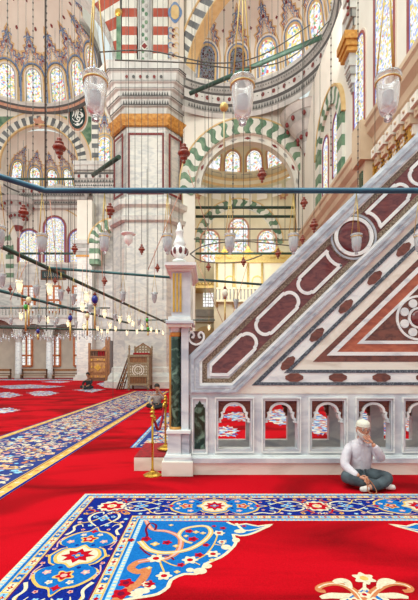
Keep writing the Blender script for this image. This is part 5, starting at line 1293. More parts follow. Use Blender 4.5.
flower(lambda a, b: (a, b), a_, b_, .085, 'c_cream', 'c_gold', 6, PI / 2); cp.h = .0095
for px, py in ((c0 - 10, 602), (c0 + 10, 602), (c0, 596)): a_, b_ = fl(px, py); flower(lambda a, b: (a, b), a_, b_, .045, 'c_cream', 'c_red', 5)
o = cp.mb.build('patterned_carpet', None, recalc=False); tag(o, 'large blue-bordered floral carpet with a red field in the foreground', 'carpet')

# --- runner on the left
def runner(x0, x1, y0, y1, label, seed, gold='c_gold', dens=9.0, name='carpet_runner'):
    rnd = random.Random(seed); c = CP(); c.mb.box(x0, x1, y0, y1, .001, .0055, gold)
    c.h = .006; w = x1 - x0; e = .10 * w
    c.poly([(x0, y0), (x0 + .02 * w, y0), (x0 + .02 * w, y1), (x0, y1)], 'c_navy'); c.poly([(x1 - .02 * w, y0), (x1, y0), (x1, y1), (x1 - .02 * w, y1)], 'c_navy')
    c.poly([(x0 + e, y0), (x1 - e, y0), (x1 - e, y1), (x0 + e, y1)], 'r_blue'); c.up()
    for xe in (x0 + e - .03, x1 - e + .02): c.poly([(xe, y0), (xe + .015, y0), (xe + .015, y1), (xe, y1)], 'c_wine')
    n = int((y1 - y0) / .2)
    for i in range(n):
        y = y0 + (i + .5) * .2
        for xc in (x0 + .055 * w, x1 - .055 * w): c.poly([(xc + a, y + b) for a, b in petal(0, 0, .045, 4, .4, 8)], 'c_cream' if i % 2 else 'c_orange')
    n = int((x1 - x0 - 2 * e) * (y1 - y0) * dens)
    for i in range(n):
        x = rnd.uniform(x0 + e + .12, x1 - e - .12); y = rnd.uniform(y0 + .15, y1 - .15); c.h = .0068 + .0008 * rnd.random()
        r = rnd.random()
        if r < .55:
            a0 = rnd.uniform(0, 2 * PI); R_ = rnd.uniform(.07, .12); s = rnd.choice((-1, 1))
            pts = [(x + R_ * (1 - t / 9) * math.cos(a0 + s * t * .62), y + R_ * (1 - t / 9) * math.sin(a0 + s * t * .62)) for t in range(8)]
            c.rib(pts, .032, rnd.choice(('c_cream', 'c_cream', 'c_orange', 'c_pink', 'c_cream', 'c_gold')), lambda t: 1.2 - .7 * t, 1)
        else:
            c.poly([(x + a, y + b) for a, b in petal(0, 0, rnd.uniform(.04, .08), 5, .4, 12, rnd.random())], rnd.choice(('c_cream', 'c_light', 'c_orange', 'c_pink', 'r_blue', 'c_cream')))
    o = c.mb.build(name, None, recalc=False); return tag(o, label, 'carpet')
runner(-4.62, -2.42, 4.2, 24.6, 'long blue arabesque runner with gold borders running away at left', 3, dens=85)
runner(-1.5, -.45, 7.6, 13.2, 'blue and cream patterned carpet end seen behind the stanchions', 5, 'c_light', dens=80, name='patterned_rug')
def patch(pts, label, S0=.004):
    """serrated floral medallion woven on the red carpet"""
    f = [fl(*p) for p in pts]; mb = MB(); out = []
    n = len(f)
    for i in range(n):
        a, b = f[i], f[(i + 1) % n]; k = 6
        for j in range(k): t = j / k; d = .16 if j % 2 else 0; cx_ = sum(p[0] for p in f) / n; cy_ = sum(p[1] for p in f) / n; x = a[0] + (b[0] - a[0]) * t; y = a[1] + (b[1] - a[1]) * t; L_ = math.hypot(cx_ - x, cy_ - y) or 1; out.append((x + (cx_ - x) / L_ * d, y + (cy_ - y) / L_ * d))
    mb.prism(out, floorS, .001, S0, 'woven_patch'); o = mb.build('woven_medallion'); return tag(o, label, 'carpet pattern')
PT = [([(-8, 393), (10, 392), (24, 395), (10, 398), (-8, 397)], 'small serrated blue medallion at the left edge, middle row'),
 ([(26, 393), (36, 391), (50, 391), (60, 393), (48, 396), (34, 396)], 'serrated blue medallion left of the seated person in black, second row'),
 ([(-8, 409), (10, 407.5), (22, 410), (10, 413), (-8, 414)], 'serrated blue medallion nearest the runner at the left edge'),
 ([(-8, 386), (30, 384.5), (66, 386.2), (50, 388), (10, 389)], 'long pale blue medallion stretching from the left edge'),
 ([(40, 382), (55, 380.8), (72, 381.6), (60, 383)], 'thin pale medallion in front of the far bench'),
 ([(-8, 378.9), (40, 378.9), (80, 379.0), (94, 380.2), (60, 380.2), (-8, 380.3)], 'long pale blue carpet strip along the far benches'),
 ([(72, 390), (88, 388.5), (106, 389.5), (92, 392.5)], 'pale blue medallion at the feet of the person in black'),
 ([(96, 384), (104, 382), (112, 384), (106, 388)], 'small blue carpet patch at the foot of the wooden kiosk'),
 ([(214, 428), (228, 425), (243, 431), (236, 437), (214, 437)], 'patterned medallion seen low through the first arch of the pulpit'),
 ([(218, 416), (232, 412), (250, 412), (262, 416), (252, 422), (232, 421)], 'patterned medallion seen in the middle of the first arch of the pulpit'),
 ([(222, 405), (234, 403), (246, 405), (234, 407)], 'thin patterned medallion high in the first arch of the pulpit'),
 ([(262, 412), (280, 409), (294, 412), (298, 422), (280, 426), (264, 420)], 'patterned medallion through the second arch of the pulpit'),
 ([(268, 402), (280, 400.5), (290, 402.5), (280, 405)], 'thin patterned medallion high in the second arch of the pulpit'),
 ([(306, 418), (318, 412), (330, 420), (332, 434), (318, 436), (306, 430)], 'patterned medallion through the third arch of the pulpit'),
 ([(346, 424), (360, 412), (378, 416), (392, 424), (390, 436), (368, 438)], 'patterned medallion behind the seated man, through the fourth arch'),
 ([(400, 422), (412, 414), (430, 418), (436, 432), (410, 436)], 'patterned medallion through the arch at the right edge')]
for pts, lab in PT: patch(pts, lab)
# ================================================================ FURNITURE FAR AWAY
# carved preacher's chair with ladder
YK = 25.4; k = YK / F
t = thing('preaching_throne', (P(131, 391, YK).x, YK + .9, 0), 'tall inlaid wooden preaching throne with a red cushion, standing before the marble pier', 'throne')
x0, x1 = q(128.6, 0, YK)[0], q(148, 0, YK)[0]; SK = wallY(YK); D = 1.5
zz = lambda y: q(0, y, YK)[1]
mb = MB(); mb.box(x0, x1, YK, YK + .08, zz(375.5), zz(364), 'wood_grey'); c = q(138.2, 370, YK)
for r_ in (.36, .22): A, B = off(arcpts(c[0], c[1], r_, 0, 2 * PI, 20), .05); mb.strip(A, B, SK, .02, 'stone_cream')
for i in range(8):
    for j in range(4):
        mb.flat(star(x0 + .12 + i * (x1 - x0 - .2) / 7.2, zz(374.8) + j * .18, .05, 4, .4), SK, .012, 'stone_cream')
mb.build('inlaid_panel', t)
mb = MB()
for x in (x0, x1): mb.box(x - .07, x + .07, YK - .02, YK + .12, .12, zz(356), 'wood_grey'); mb.box(x - .07, x + .07, YK + D - .1, YK + D, .12, zz(356), 'wood_grey')
for z in (zz(356), zz(363.5), zz(376), zz(384.5)): mb.box(x0, x1, YK - .03, YK + .1, z - .06, z + .06, 'wood_grey'); mb.box(x1 - .05, x1 + .05, YK, YK + D, z - .06, z + .06, 'wood_grey'); mb.box(x0 - .05, x0 + .05, YK, YK + D, z - .06, z + .06, 'wood_grey')
mb.build('frame', t)
mb = MB(); mb.box(x0, x1, YK + .05, YK + .1, zz(384), zz(376.5), 'wood_dark')
for i in range(12): x = x0 + (x1 - x0) * (i + .5) / 12; mb.box(x - .03, x + .03, YK, YK + .06, zz(384), zz(376.5), 'wood')
mb.build('lower_grille', t); mb = MB(); mb.box(x0, x1, YK + .05, YK + .1, zz(363), zz(357), 'wood'); mb.build('upper_panel', t)
mb = MB(); mb.box(x1 - .03, x1 + .03, YK + .1, YK + D, zz(384), zz(356.5), 'wood_grey'); mb.build('side_panel', t)
for x in (x0, x1):
    for y in (YK + .05, YK + D - .05):
        mb = MB(); mb.lathe([(.09, 0), (.06, .1), (.08, .16), (.05, .3), (.09, .4)], (x, y, 0), 'wood_dark', 10); mb.build('leg', t)
mb = MB(); mb.box(x0 - .05, x1 + .08, YK - .05, YK + D, zz(356), zz(355) + .02, 'wood_grey'); mb.build('platform', t)
mb = MB(); mb.box(x0 + .25, x1 - .02, YK + .15, YK + 1.1, zz(355) + .02, zz(352.6), 'velvet_red'); mb.build('cushion', t, bevel=.05)
mb = MB(); cxk = (x0 + x1) / 2 + .12; wk = (x1 - x0) * .42
pts = [(cxk - wk, zz(354.5)), (cxk + wk, zz(354.5)), (cxk + wk, zz(348)), (cxk + wk * .7, zz(346)), (cxk + wk * .35, zz(344.5)), (cxk, zz(342.2)), (cxk - wk * .35, zz(344.5)), (cxk - wk * .7, zz(346)), (cxk - wk, zz(348))]
mb.prism(pts, wallY(YK + 1.2), 0, .1, 'wood_grey')
for i in range(5):
    for j in range(3 if abs(i - 2) < 2 else 1): mb.flat(star(cxk + (i - 2) * .19, zz(351.5) + j * .17, .06, 4, .45), wallY(YK + 1.2), .11, 'stone_cream')
A, B = off(pts[1:] + [pts[0]], .07); mb.strip(A, B, wallY(YK + 1.2), .12, 'wood'); mb.build('backrest', t)
for x in (x0 + .02, cxk + wk + .06, cxk - wk - .03):
    mb = MB(); mb.lathe([(.05, zz(356)), (.05, zz(350)), (.08, zz(349)), (.05, zz(347.5)), (.07, zz(346.5)), (.01, zz(344.5))], (x, YK + (.1 if x == x0 + .02 else 1.15), 0), 'wood_grey', 8); mb.build('corner_finial', t)
ld = thing('ladder_stair', P(120, 391, YK), 'slanting wooden ladder stair leaning on the left side of the throne', 'stair')
a = Vector((P(115.5, 390.5, YK).x, YK + .3, 0)); b = Vector((x0 - .10, YK + .3, zz(358)))
for dy in (0, .7):
    mb = MB(); mb.tube([a + Vector((0, dy, 0)), b + Vector((0, dy, 0))], .055, 'wood_dark', 6); mb.build('side_rail', ld)
    mb = MB(); mb.tube([a + Vector((0.28, dy, 0)), b + Vector((.0, dy, -.5))], .04, 'wood', 6); mb.build('lower_rail', ld)
for i in range(1, 7):
    p = a.lerp(b, i / 7.2); mb = MB(); mb.box(p.x - .02, p.x + .22, p.y, p.y + .7, p.z - .12, p.z - .07, 'wood'); mb.build('tread', ld)
# wooden kiosk (carved booth with stair)
YW = 37.0; t = thing('wooden_kiosk', P(99, 383.5, YW), 'carved brown wooden booth with gilded panels and stair rail, left of the big pier', 'kiosk')
SWk = wallY(YW); a0, a1 = q(89.5, 0, YW)[0], q(107.5, 0, YW)[0]; zk = lambda y: max(0, q(0, y, YW)[1])
mb = MB(); mb.box(a0, a1, YW, YW + .12, zk(381), zk(357), 'wood'); cfr = mb.build('carved_front', t)
mb = MB()
for x in (a0, a1 - .1, a1 + .12): mb.box(x - .1, x + .1, YW - .08, YW + .2, 0, zk(337 if x > a0 else 343), 'wood')
mb.box(a0, a1, YW - .06, YW + .2, zk(351), zk(349.5), 'wood'); mb.box(a0, a1, YW - .06, YW + .2, zk(357.5), zk(356), 'wood'); mb.box(a0, a1, YW - .04, YW + .1, zk(381), zk(378), 'wood_dark'); mb.build('posts_and_rails', t)
mb = MB(); cc = q(98, 367.5, YW)
for (px, py, w, h_) in ((98, 367.5, 5, 5), (98, 359.5, 5, 1.4), (92, 360, 1.4, 1.4), (104.5, 360, 1.4, 1.4), (92, 367, 1.5, 4.5), (104.5, 367, 1.5, 4.5), (98, 376.5, 5, 1.2), (92, 376.5, 1.5, 1.2), (104.5, 376.5, 1.5, 1.2)):
    p0 = q(px - w, py + h_, YW); p1 = q(px + w, py - h_, YW); mb.box(p0[0], p1[0], YW - .05, YW, p0[1], p1[1], 'wood_light'); c_ = q(px, py, YW); mb.prism(petal(c_[0], c_[1], min(w, h_) * YW / F * .7, 4, .3, 16), SWk, .05, .09, 'gold')
mb.build('gilded_panels', cfr)
mb = MB()
for i in range(11): x = a0 + (a1 - a0) * (i + .5) / 11; mb.box(x - .04, x + .04, YW, YW + .08, zk(356), zk(351), 'velvet_red' if i > 4 else 'wood_dark')
mb.box(a0, a1, YW + .3, YW + .35, zk(356), zk(351), 'wood_dark'); mb.build('baluster_row', t)
mb = MB(); mb.prism([q(101.5, 349.5, YW), q(108, 349.5, YW), q(108, 343, YW)], SWk, -.1, .05, 'wood_light'); mb.build('stair_cheek', t)
mb = MB(); mb.box(a1, a1 + .2, YW, YW + 1.4, 0, zk(340), 'wood_dark'); mb.build('side_wall', t)
# benches
def bench(pxa, pxb, Y, label):
    xa_, xb_ = q(pxa, 0, Y)[0], q(pxb, 0, Y)[0]; t = thing('long_bench', ((xa_ + xb_) / 2, Y, 0), label, 'bench', None)
    mb = MB(); mb.box(xa_, xb_, Y, Y + .5, .42, .5, 'wood'); mb.build('seat', t)
    mb = MB(); mb.box(xa_, xb_, Y + .42, Y + .5, .95, 1.2, 'wood'); mb.box(xa_, xb_, Y + .42, Y + .48, .62, .72, 'wood_dark'); mb.build('backrest', t)
    for x in (xa_ + .1, xb_ - .1):
        mb = MB(); mb.box(x - .08, x + .08, Y, Y + .5, 0, .42, 'wood_dark'); mb.box(x - .08, x + .08, Y + .42, Y + .5, .42, 1.2, 'wood_dark'); mb.build('end_panel', t)
bench(-30, 9.5, 46.5, 'brown wooden bench at the left edge below the far wall'); bench(20, 46, 48.0, 'low brown bench beneath the left ground-floor window'); bench(51.5, 78, 46.5, 'brown wooden bench beneath the middle and right ground-floor windows')
bench(197, 212, 27, 'low bench hidden mostly behind the gate post') if False else None

# ================================================================ HANGING LAMPS
def wire_up(mb, p, ztop, m='wire', r=.008): mb.tube([p, (p[0], p[1], ztop)], r, m, 4, cap=False)
# --- big octagonal iron ring close to the camera
ring_o = thing('iron_lamp_ring', (.36, -.8, 3.83), 'large blue-green octagonal iron ring crossing the whole photo, carrying glass lamps', 'lamp ring')
ap = 6.0; cxr, cyr, zr_ = .355, -.8, 3.83; vr = ap / math.cos(PI / 8)
vs = [(cxr + vr * math.cos(PI / 8 + k * PI / 4), cyr + vr * math.sin(PI / 8 + k * PI / 4), zr_) for k in range(8)]
mb = MB(); mb.tube(vs, .036, 'iron_blue', 10, closed=True); mb.build('octagon_bar', ring_o)
for k in range(8):
    mb = MB(); mb.tube([vs[k], (vs[k][0] * .9 + cxr * .1, vs[k][1] * .9 + cyr * .1, 12)], .009, 'wire', 5); mb.build('suspension_rod', ring_o)
def jar_profile(s): return [(.004, -.155), (.020, -.150), (.026, -.138), (.014, -.126), (.030, -.116), (.048, -.095), (.060, -.05), (.068, .02), (.070, .075), (.072, .10), (.082, .118), (.080, .128), (.066, .122), (.062, .10), (.060, .03), (.050, -.045), (.036, -.085), (.004, -.10)]
def glass_lamp(loc, s, label, group, cord=.30, cm='wire_gold', lit=False, proto=[None], top=None, milk='glass_milk'):
    if s > 1.1: milk = 'glass_jar'
    t = thing('glass_lamp', (0, 0, 0), label, 'lamp', group)
    mb = MB(); mb.lathe([(r * s, z * s) for r, z in jar_profile(1)], (0, 0, 0), milk, 16); jar = mb.build('glass_jar', t)
    mb = MB(); mb.lathe([(.073 * s, .084 * s), (.078 * s, .086 * s), (.078 * s, .094 * s), (.073 * s, .096 * s)], (0, 0, 0), 'gold_pale', 16); mb.build('rim', jar)
    mb = MB(); mb.lathe([(.004, -.06 * s), (.03 * s, -.05 * s), (.036 * s, .02 * s), (.03 * s, .03 * s), (.004, .032 * s)], (0, 0, 0), 'bulb' if lit else 'glass_crystal', 10); mb.build('inner_light', t)
    for j in range(3):
        a = 2 * PI * j / 3 + .5; mb = MB(); mb.tube([(.07 * s * math.cos(a), .07 * s * math.sin(a), .11 * s), (0, 0, cord)], .0045 * (s if s > 1 else 1) , cm, 5); mb.build('chain', t)
    if top: mb = MB(); mb.tube([(0, 0, cord), (0, 0, top)], .006, cm, 4); mb.build('hanging_cord', t)
    t.location = loc; return t
names = ['hanging glass lamp on the iron ring at the left edge', 'glass lamp below the iron ring in front of the tall middle window at left', 'glass lamp below the iron ring just left of the marble pier', 'glass lamp below the iron ring, left above the gate post', 'glass lamp below the iron ring in front of the far bay, left one', 'glass lamp below the iron ring beside the stair parapet', 'glass lamp below the iron ring in front of the porphyry roundel', 'glass lamp below the iron ring cut by the right edge']
for px, nm in zip((42, 104.5, 167.5, 230, 293.5, 356.5, 419.5), names[1:]):
    X = (px - CX) * 5.2 / F; glass_lamp((X, 5.2, H + (HY - 243.5) * 5.2 / F), .93, nm, 'glass lamps on the octagonal iron ring', zr_ - (H + (HY - 243.5) * 5.2 / F) - .03)
glass_lamp(((0 - CX) * 4.75 / F, 4.72, H + (HY - 238) * 4.75 / F), 1.0, names[0], 'glass lamps on the octagonal iron ring', .72)
# --- the three big near lamps
for px, py, nm in ((95.5, 97, 'big clear glass lamp on gold chains at upper left, over the half dome windows'), (242.5, 101, 'big clear glass lamp on gold chains at top centre, over the right half dome'), (388, 97, 'big clear glass lamp at upper right, over the gallery cornice')):
    Yn = 3.05; glass_lamp(((px - CX) * Yn / F, Yn, H + (HY - py) * Yn / F), 1.22, nm, 'three big near lamps', 1.05, top=1.9)
# white globe and gold ball
t = thing('globe_lamp', P(128.5, 237, 6.2), 'small white globe lamp under a flat cap in front of the marble pier', 'lamp')
p = P(128.5, 237, 6.2); mb = MB(); mb.lathe([(.004, -.14), (.012, -.13), (.02, -.115), (.05, -.09), (.072, -.045), (.07, 0), (.05, .03)], p, 'white_paint', 16); mb.build('globe', t)
mb = MB(); mb.lathe([(.05, .03), (.11, .04), (.115, .055), (.08, .068), (.02, .075)], p, 'white_paint', 18); mb.build('cap', t)
mb = MB(); wire_up(mb, (p.x, p.y, p.z + .07), 9, r=.005); mb.build('hanging_wire', t)
t = thing('brass_ball', P(224, 107, 7), 'small shiny brass ball hanging left of the big central lamp', 'ornament')
p = P(224, 107, 7); mb = MB(); mb.ball(p, .075, 'gold_pale', 14, 10); mb.build('ball', t); mb = MB(); wire_up(mb, (p.x, p.y, p.z + .07), 12, 'wire', .006); mb.tube([(p.x, p.y, p.z - .07), (p.x, p.y, p.z - .75)], .012, 'cream_bead', 5); mb.build('hanging_wire', t)

# --- turned red wooden pendants
def pendant(px, py, hpx, Y, label, top=None, tail=0):
    p = P(px, py, Y); s = hpx * Y / F
    t = thing('turned_pendant', (0, 0, 0), label, 'pendant', 'turned red wooden pendants on wires')
    mb = MB(); mb.lathe([(.01 * s, -.5 * s), (.07 * s, -.46 * s), (.09 * s, -.38 * s), (.04 * s, -.32 * s), (.16 * s, -.27 * s), (.18 * s, -.2 * s), (.1 * s, -.15 * s), (.26 * s, -.08 * s), (.31 * s, .0), (.26 * s, .08 * s), (.1 * s, .14 * s), (.2 * s, .19 * s), (.2 * s, .24 * s), (.06 * s, .3 * s), (.11 * s, .36 * s), (.11 * s, .42 * s), (.02 * s, .5 * s)], (0, 0, 0), 'bead_red', 14); mb.build('turned_body', t)
    mb = MB(); zt_ = (p.z + 2.0) if top is None else top
    mb.tube([(0, 0, .48 * s), (0, 0, zt_ - p.z)], max(.004, Y * .0006), 'wire', 4); mb.build('hanging_wire', t)
    if tail: mb = MB(); mb.tube([(0, 0, -.48 * s), (0, 0, -tail)], max(.003, Y * .0005), 'cord_red', 4); mb.build('tail_cord', t)
    t.location = p; return t
PD = [(59.3, 148, 22, 7, 'large red turned pendant in front of the small windows at upper left', 14), (184, 153.5, 21, 7, 'large red turned pendant at the right corner of the marble pier', 14), (262, 175, 16, 8, 'red turned pendant hanging inside the big green arch', 15),
 (23.5, 212.5, 17, 7, 'red turned pendant in front of the honeycomb corbel at far left', 4), (110, 210.5, 16, 7, 'red turned pendant at the left corner of the marble pier', 12), (141.7, 249.5, 11, 8, 'small red pendant in front of the pier, right of the globe lamp', 12), (74.6, 249, 11, 8, 'small red pendant beside the right maroon-bordered window', 12), (157.5, 268, 9, 9, 'small red pendant between the globe lamp and the gate post', 12), (208.5, 267, 9, 8, 'small red pendant just right of the gate post crown', 12), (243.5, 262, 10, 8, 'small red pendant in front of the gilded cresting', 14), (278, 253.5, 11, 8, 'small red pendant at the right end of the gilded cresting', 14),
 (304, 203, 13, 7, 'red pendant just under the iron ring above the stair parapet', 12), (314, 225.5, 15, 7, 'red pendant nearest the stair parapet', 12), (302.6, 239.5, 10, 8, 'small red pendant left of the stair parapet', 12), (55, 281, 8, 10, 'tiny red pendant over the dark plaque', 10), (10.3, 289, 8, 10, 'tiny red pendant at far left among the lit lamps', 10), (68.4, 290, 8, 10, 'tiny red pendant right of the dark plaque', 10), (104.5, 281, 10, 9, 'red pendant on a slanting cord left of the pier foot', 10)]
for px, py, h_, Y, lab, top in PD: pendant(px, py, h_, Y, lab, top if top > 5 else 5.5)
# blue, green and cream beads with gold sticks
for px, py, r_, m, ln, lab in ((94.8, 299.5, 3.2, 'cobalt', 24, 'cobalt blue bead with a long gold stick, right one'), (70.3, 318, 2.2, 'cobalt', 19, 'cobalt blue bead with a gold stick, left one'), (25.8, 307, 2.2, 'green_glaze', 21, 'green glazed bead with a gold stick'), (28.7, 300, 2.6, 'cream_bead', 22, 'cream bead hung on the dark bar at left'), (87.3, 316, 2.2, 'cream_bead', 16, 'cream bead with a gold stick on the dark bar'), (38, 331, 1.7, 'cobalt', 6, 'tiny blue bead low at left'), (148, 329, 1.6, 'green_glaze', 4, 'tiny green bead low before the pier'), (147, 320, 1.6, 'green_glaze', 5, 'small green bead before the pier'), (225, 293, 3.0, 'cap_knit', 26, 'white bead with red caps on a wire in front of the tribune')):
    Y = 9.0; p = P(px, py, Y); s = Y / F; t = thing('bead_pendant', p, lab, 'bead', 'glazed bead pendants among the lit lamps')
    mb = MB(); mb.ball(p, r_ * s, m, 14, 9, 1.35); mb.build('bead', t)
    mb = MB(); mb.lathe([(.3 * r_ * s, 1.3 * r_ * s), (.6 * r_ * s, 1.5 * r_ * s), (.15 * r_ * s, 2.3 * r_ * s)], p, 'bead_red', 10); mb.build('upper_cap', t); mb = MB(); mb.lathe([(.3 * r_ * s, -1.3 * r_ * s), (.6 * r_ * s, -1.5 * r_ * s), (.15 * r_ * s, -2.3 * r_ * s)], p, 'bead_red', 10); mb.build('lower_cap', t)
    mb = MB(); mb.tube([(p.x, p.y, p.z - 2.0 * r_ * s), (p.x, p.y, p.z - (r_ * 1.6 + ln) * s)], .9 * s, 'gold_pale', 6); mb.build('stick', t)
    mb = MB(); wire_up(mb, (p.x, p.y, p.z + 2 * r_ * s), p.z + 3.4, r=.006); mb.build('hanging_wire', t)
# long bars that carry the little lamps
ZB = 3.95
def barpt(px, py): Y = (ZB - H) * F / (HY - py); return P(px, py, Y)
rod('lamp_bar', barpt(-15, 239), barpt(172, 325.5), .05, 'iron_dark', 'thick slanting dark bar descending from the left edge toward the gate post')
rod('lamp_bar', barpt(-15, 287), barpt(128, 323), .055, 'iron_green', 'thinner slanting bar below, descending from the left edge')
rod('lamp_bar', barpt(50, 268), barpt(262, 284.5), .034, 'iron_green', 'dark green bar running behind the gate post to the stair parapet')
rod('lamp_bar', barpt(-10, 308), barpt(110, 308), .03, 'iron_green', 'fine level bar in front of the left gallery railing')
rod('lamp_bar', barpt(-10, 327.5), barpt(160, 331), .06, 'iron_dark', 'dark level bar of the crystal chandelier at left')
rod('lamp_bar', barpt(148, 320), barpt(215, 320), .03, 'iron_green', 'short thin bar crossing behind the gate post moulding')
LT = [(2, 279, 1, 0), (19.5, 285, 1, 1), (36.6, 290, 0, 0), (49.6, 288.5, 0, 1), (61, 294, 0, 0), (86.6, 296, 1, 1), (82.5, 306, 0, 1), (123, 296, 0, 0), (154.5, 296.5, 0, 0), (21, 315.5, 0, 1), (11, 321, 0, 0), (39.4, 318, 0, 0), (47.6, 319.5, 0, 1), (68, 323, 0, 1), (90, 308, 0, 0), (104.5, 313, 0, 1), (98, 311, 0, 0), (115, 317, 0, 0), (120, 319, 0, 1), (129, 318.5, 0, 1), (133, 323, 0, 1), (146, 323.5, 0, 0), (151, 329, 0, 1), (156.6, 331, 0, 1), (163, 332.5, 0, 1), (127, 332.5, 0, 1), (97.6, 328, 0, 1), (101.7, 331, 0, 1), (107.5, 331, 0, 1), (31, 319, 0, 0), (57, 320, 0, 0), (73.5, 298, 0, 0), (84, 326, 0, 1), (142, 327, 0, 1), (55, 324, 0, 0), (139, 322, 0, 0), (110, 325, 0, 1), (115.5, 328, 0, 1), (137, 331, 0, 1), (76, 324, 0, 0), (236, 303, 0, 0), (209, 327, 0, 1)]
pl = {}
for lit in (0, 1):
    t = thing('hanging_lamp', (0, 0, 0), 'x', 'lamp', 'small hanging lamps, lit and unlit, in rows at left')
    mb = MB(); mb.lathe([(.004, -.14), (.03, -.12), (.045, -.06), (.055, .03), (.075, .075), (.06, .08), (.045, .03), (.03, -.06)], (0, 0, 0), 'glass_milk', 12); mb.build('glass_shade', t)
    mb = MB(); mb.ball((0, 0, -.01), .05, 'bulb' if lit else 'glass_crystal', 10, 7, 1.6); mb.build('bulb', t)
    mb = MB(); mb.tube([(0.05, 0, .07), (0, 0, .42)], .004, 'wire_gold', 4); mb.tube([(-.05, 0, .07), (0, 0, .42)], .004, 'wire_gold', 4); mb.tube([(0, 0, .42), (0, 0, .95)], .004, 'cord_red', 4); mb.build('cords', t)
    pl[lit] = t
used = {0: 0, 1: 0}
used_l = set()
def where(px, py):
    h_ = 'at the left edge' if px < 15 else 'left of the dark plaque' if px < 40 else 'below the dark plaque' if px < 64 else 'right of the plaque windows' if px < 80 else 'above the wooden kiosk' if px < 110 else 'before the left side of the pier' if px < 135 else 'before the middle of the pier' if px < 170 else 'near the far bay'
    v_ = 'upper row' if py < 300 else 'middle row' if py < 318 else 'lower row' if py < 326 else 'lowest row'
    return h_, v_
seen = {}
ordn = ['first', 'second', 'third', 'fourth', 'fifth', 'sixth', 'seventh', 'eighth', 'ninth', 'tenth', 'eleventh']
for px, py, big, lit in sorted(LT):
    Y = 1.40 * F / (HY - py); base = pl[lit]; o = base if not used[lit] else copy_tree(base); used[lit] += 1
    o.location = P(px, py, Y); h_, v_ = where(px, py); key = (lit, h_, v_); n = seen[key] = seen.get(key, 0) + 1
    o['label'] = '%s small lamp %s, %s, %s from left' % ('glowing' if lit else 'unlit', h_, v_, ordn[n - 1])
    if py > 326: o.scale = (.95, .95, .95)
# crystal chandelier drops
cr = thing('crystal_drop', (0, 0, 0), 'sparkling crystal drop in the low chandelier row in front of the ground-floor windows', 'crystal', 'crystal drops of the low chandelier')
mb = MB(); mb.lathe([(.002, -.24), (.05, -.14), (.062, -.08), (.02, .0)], (0, 0, 0), 'glass_crystal', 6, smooth=False); mb.build('drop', cr); mb = MB(); mb.ball((0, 0, .06), .045, 'glass_crystal', 8, 5); mb.tube([(0, 0, .1), (0, 0, .45)], .012, 'wire', 4); mb.build('crystal_bead', cr)
rnd = random.Random(4)
for i in range(44):
    px = -4 + i * 2.6 + rnd.uniform(-.5, .5); row = i % 3; py = 336 - 1.6 * abs(math.sin(px * .06)) * 2 + row * 1.6
    Y = (3.0 - H) * F / (HY - py) * .62; o = cr if i == 0 else copy_tree(cr); o.location = P(px, py, Y + row * .3)
    o.scale = (.5,) * 3
# plain suspension wires
rnd = random.Random(9)
WX = [(7.5, 2.2, 250), (18, 0, 300), (33, 1, 235), (46.5, 2, 330), (62, 0, 290), (80, 0, 200), (72, 0, 330), (26, 0, 235), (113, 0, 400), (121, 0, 330), (135, 0, 330), (148, 0, 330), (171, 0, 245), (179, 0, 230), (195, 0, 190), (212, 0, 240), (233, 1, 240), (250, 0, 250), (272, 0, 230), (285, 0, 240), (331, 1.4, 165), (320, 0, 210), (358, 1.6, 200), (375, 0, 160), (192, 0, 90), (303, 0, 190), (126, 0, 280), (163, 0, 300), (205, 0, 300), (98, 0, 300)]
WX.sort(); WN = {}
for i, (px, bead, yb) in enumerate(WX):
    Y = rnd.uniform(8, 13); a = P(px, yb, Y); mb = MB(); zt_ = H + 385 * Y / F
    mb.tube([a, (a.x, a.y, zt_)], Y * .0006 if not bead else Y * .0009, 'wire', 4)
    o = mb.build('suspension_wire'); side = 'left half dome' if px < 110 else 'marble pier' if px < 190 else 'right half dome' if px < 318 else 'right wall'
    kn = ('beaded' if bead else 'thin', side); WN[kn] = WN.get(kn, 0) + 1
    tag(o, '%s vertical suspension wire passing in front of the %s, %s from the left' % (kn[0], side, ordn[WN[kn] - 1]), 'wire', 'suspension wires at the ' + side)
    if bead:
        mb = MB(); z = a.z
        while z < zt_: mb.ball((a.x, a.y, z), Y * .0021, 'wire', 6, 4, 1.4); z += Y * .011 * 1.6
        mb.build('beads', o)
def cord(pts, Y, label, m='cord_red', r=.0065):
    mb = MB(); mb.tube([P(x, y, Y) for x, y in pts], r, m, 5); tag(mb.build('cord'), label, 'cord', None)
cord([(181, 190), (148, 270)], 6.6, 'reddish cord slanting down across the marble pier'); cord([(188, 170), (210, 235)], 7.5, 'reddish cord slanting right of the pier towards the far bay'); cord([(27, 262), (10, 300)], 7.5, 'reddish cord slanting at far left'); cord([(50, 200), (59, 290)], 7.5, 'reddish cord hanging near the dark plaque'); cord([(100, 235), (104, 300)], 8, 'reddish cord left of the pier')
cord([(197, 262), (226, 330)], 9, 'reddish cord crossing in front of the tribune, leaning right'); cord([(248, 262), (228, 330)], 9, 'reddish cord crossing in front of the tribune, leaning left')
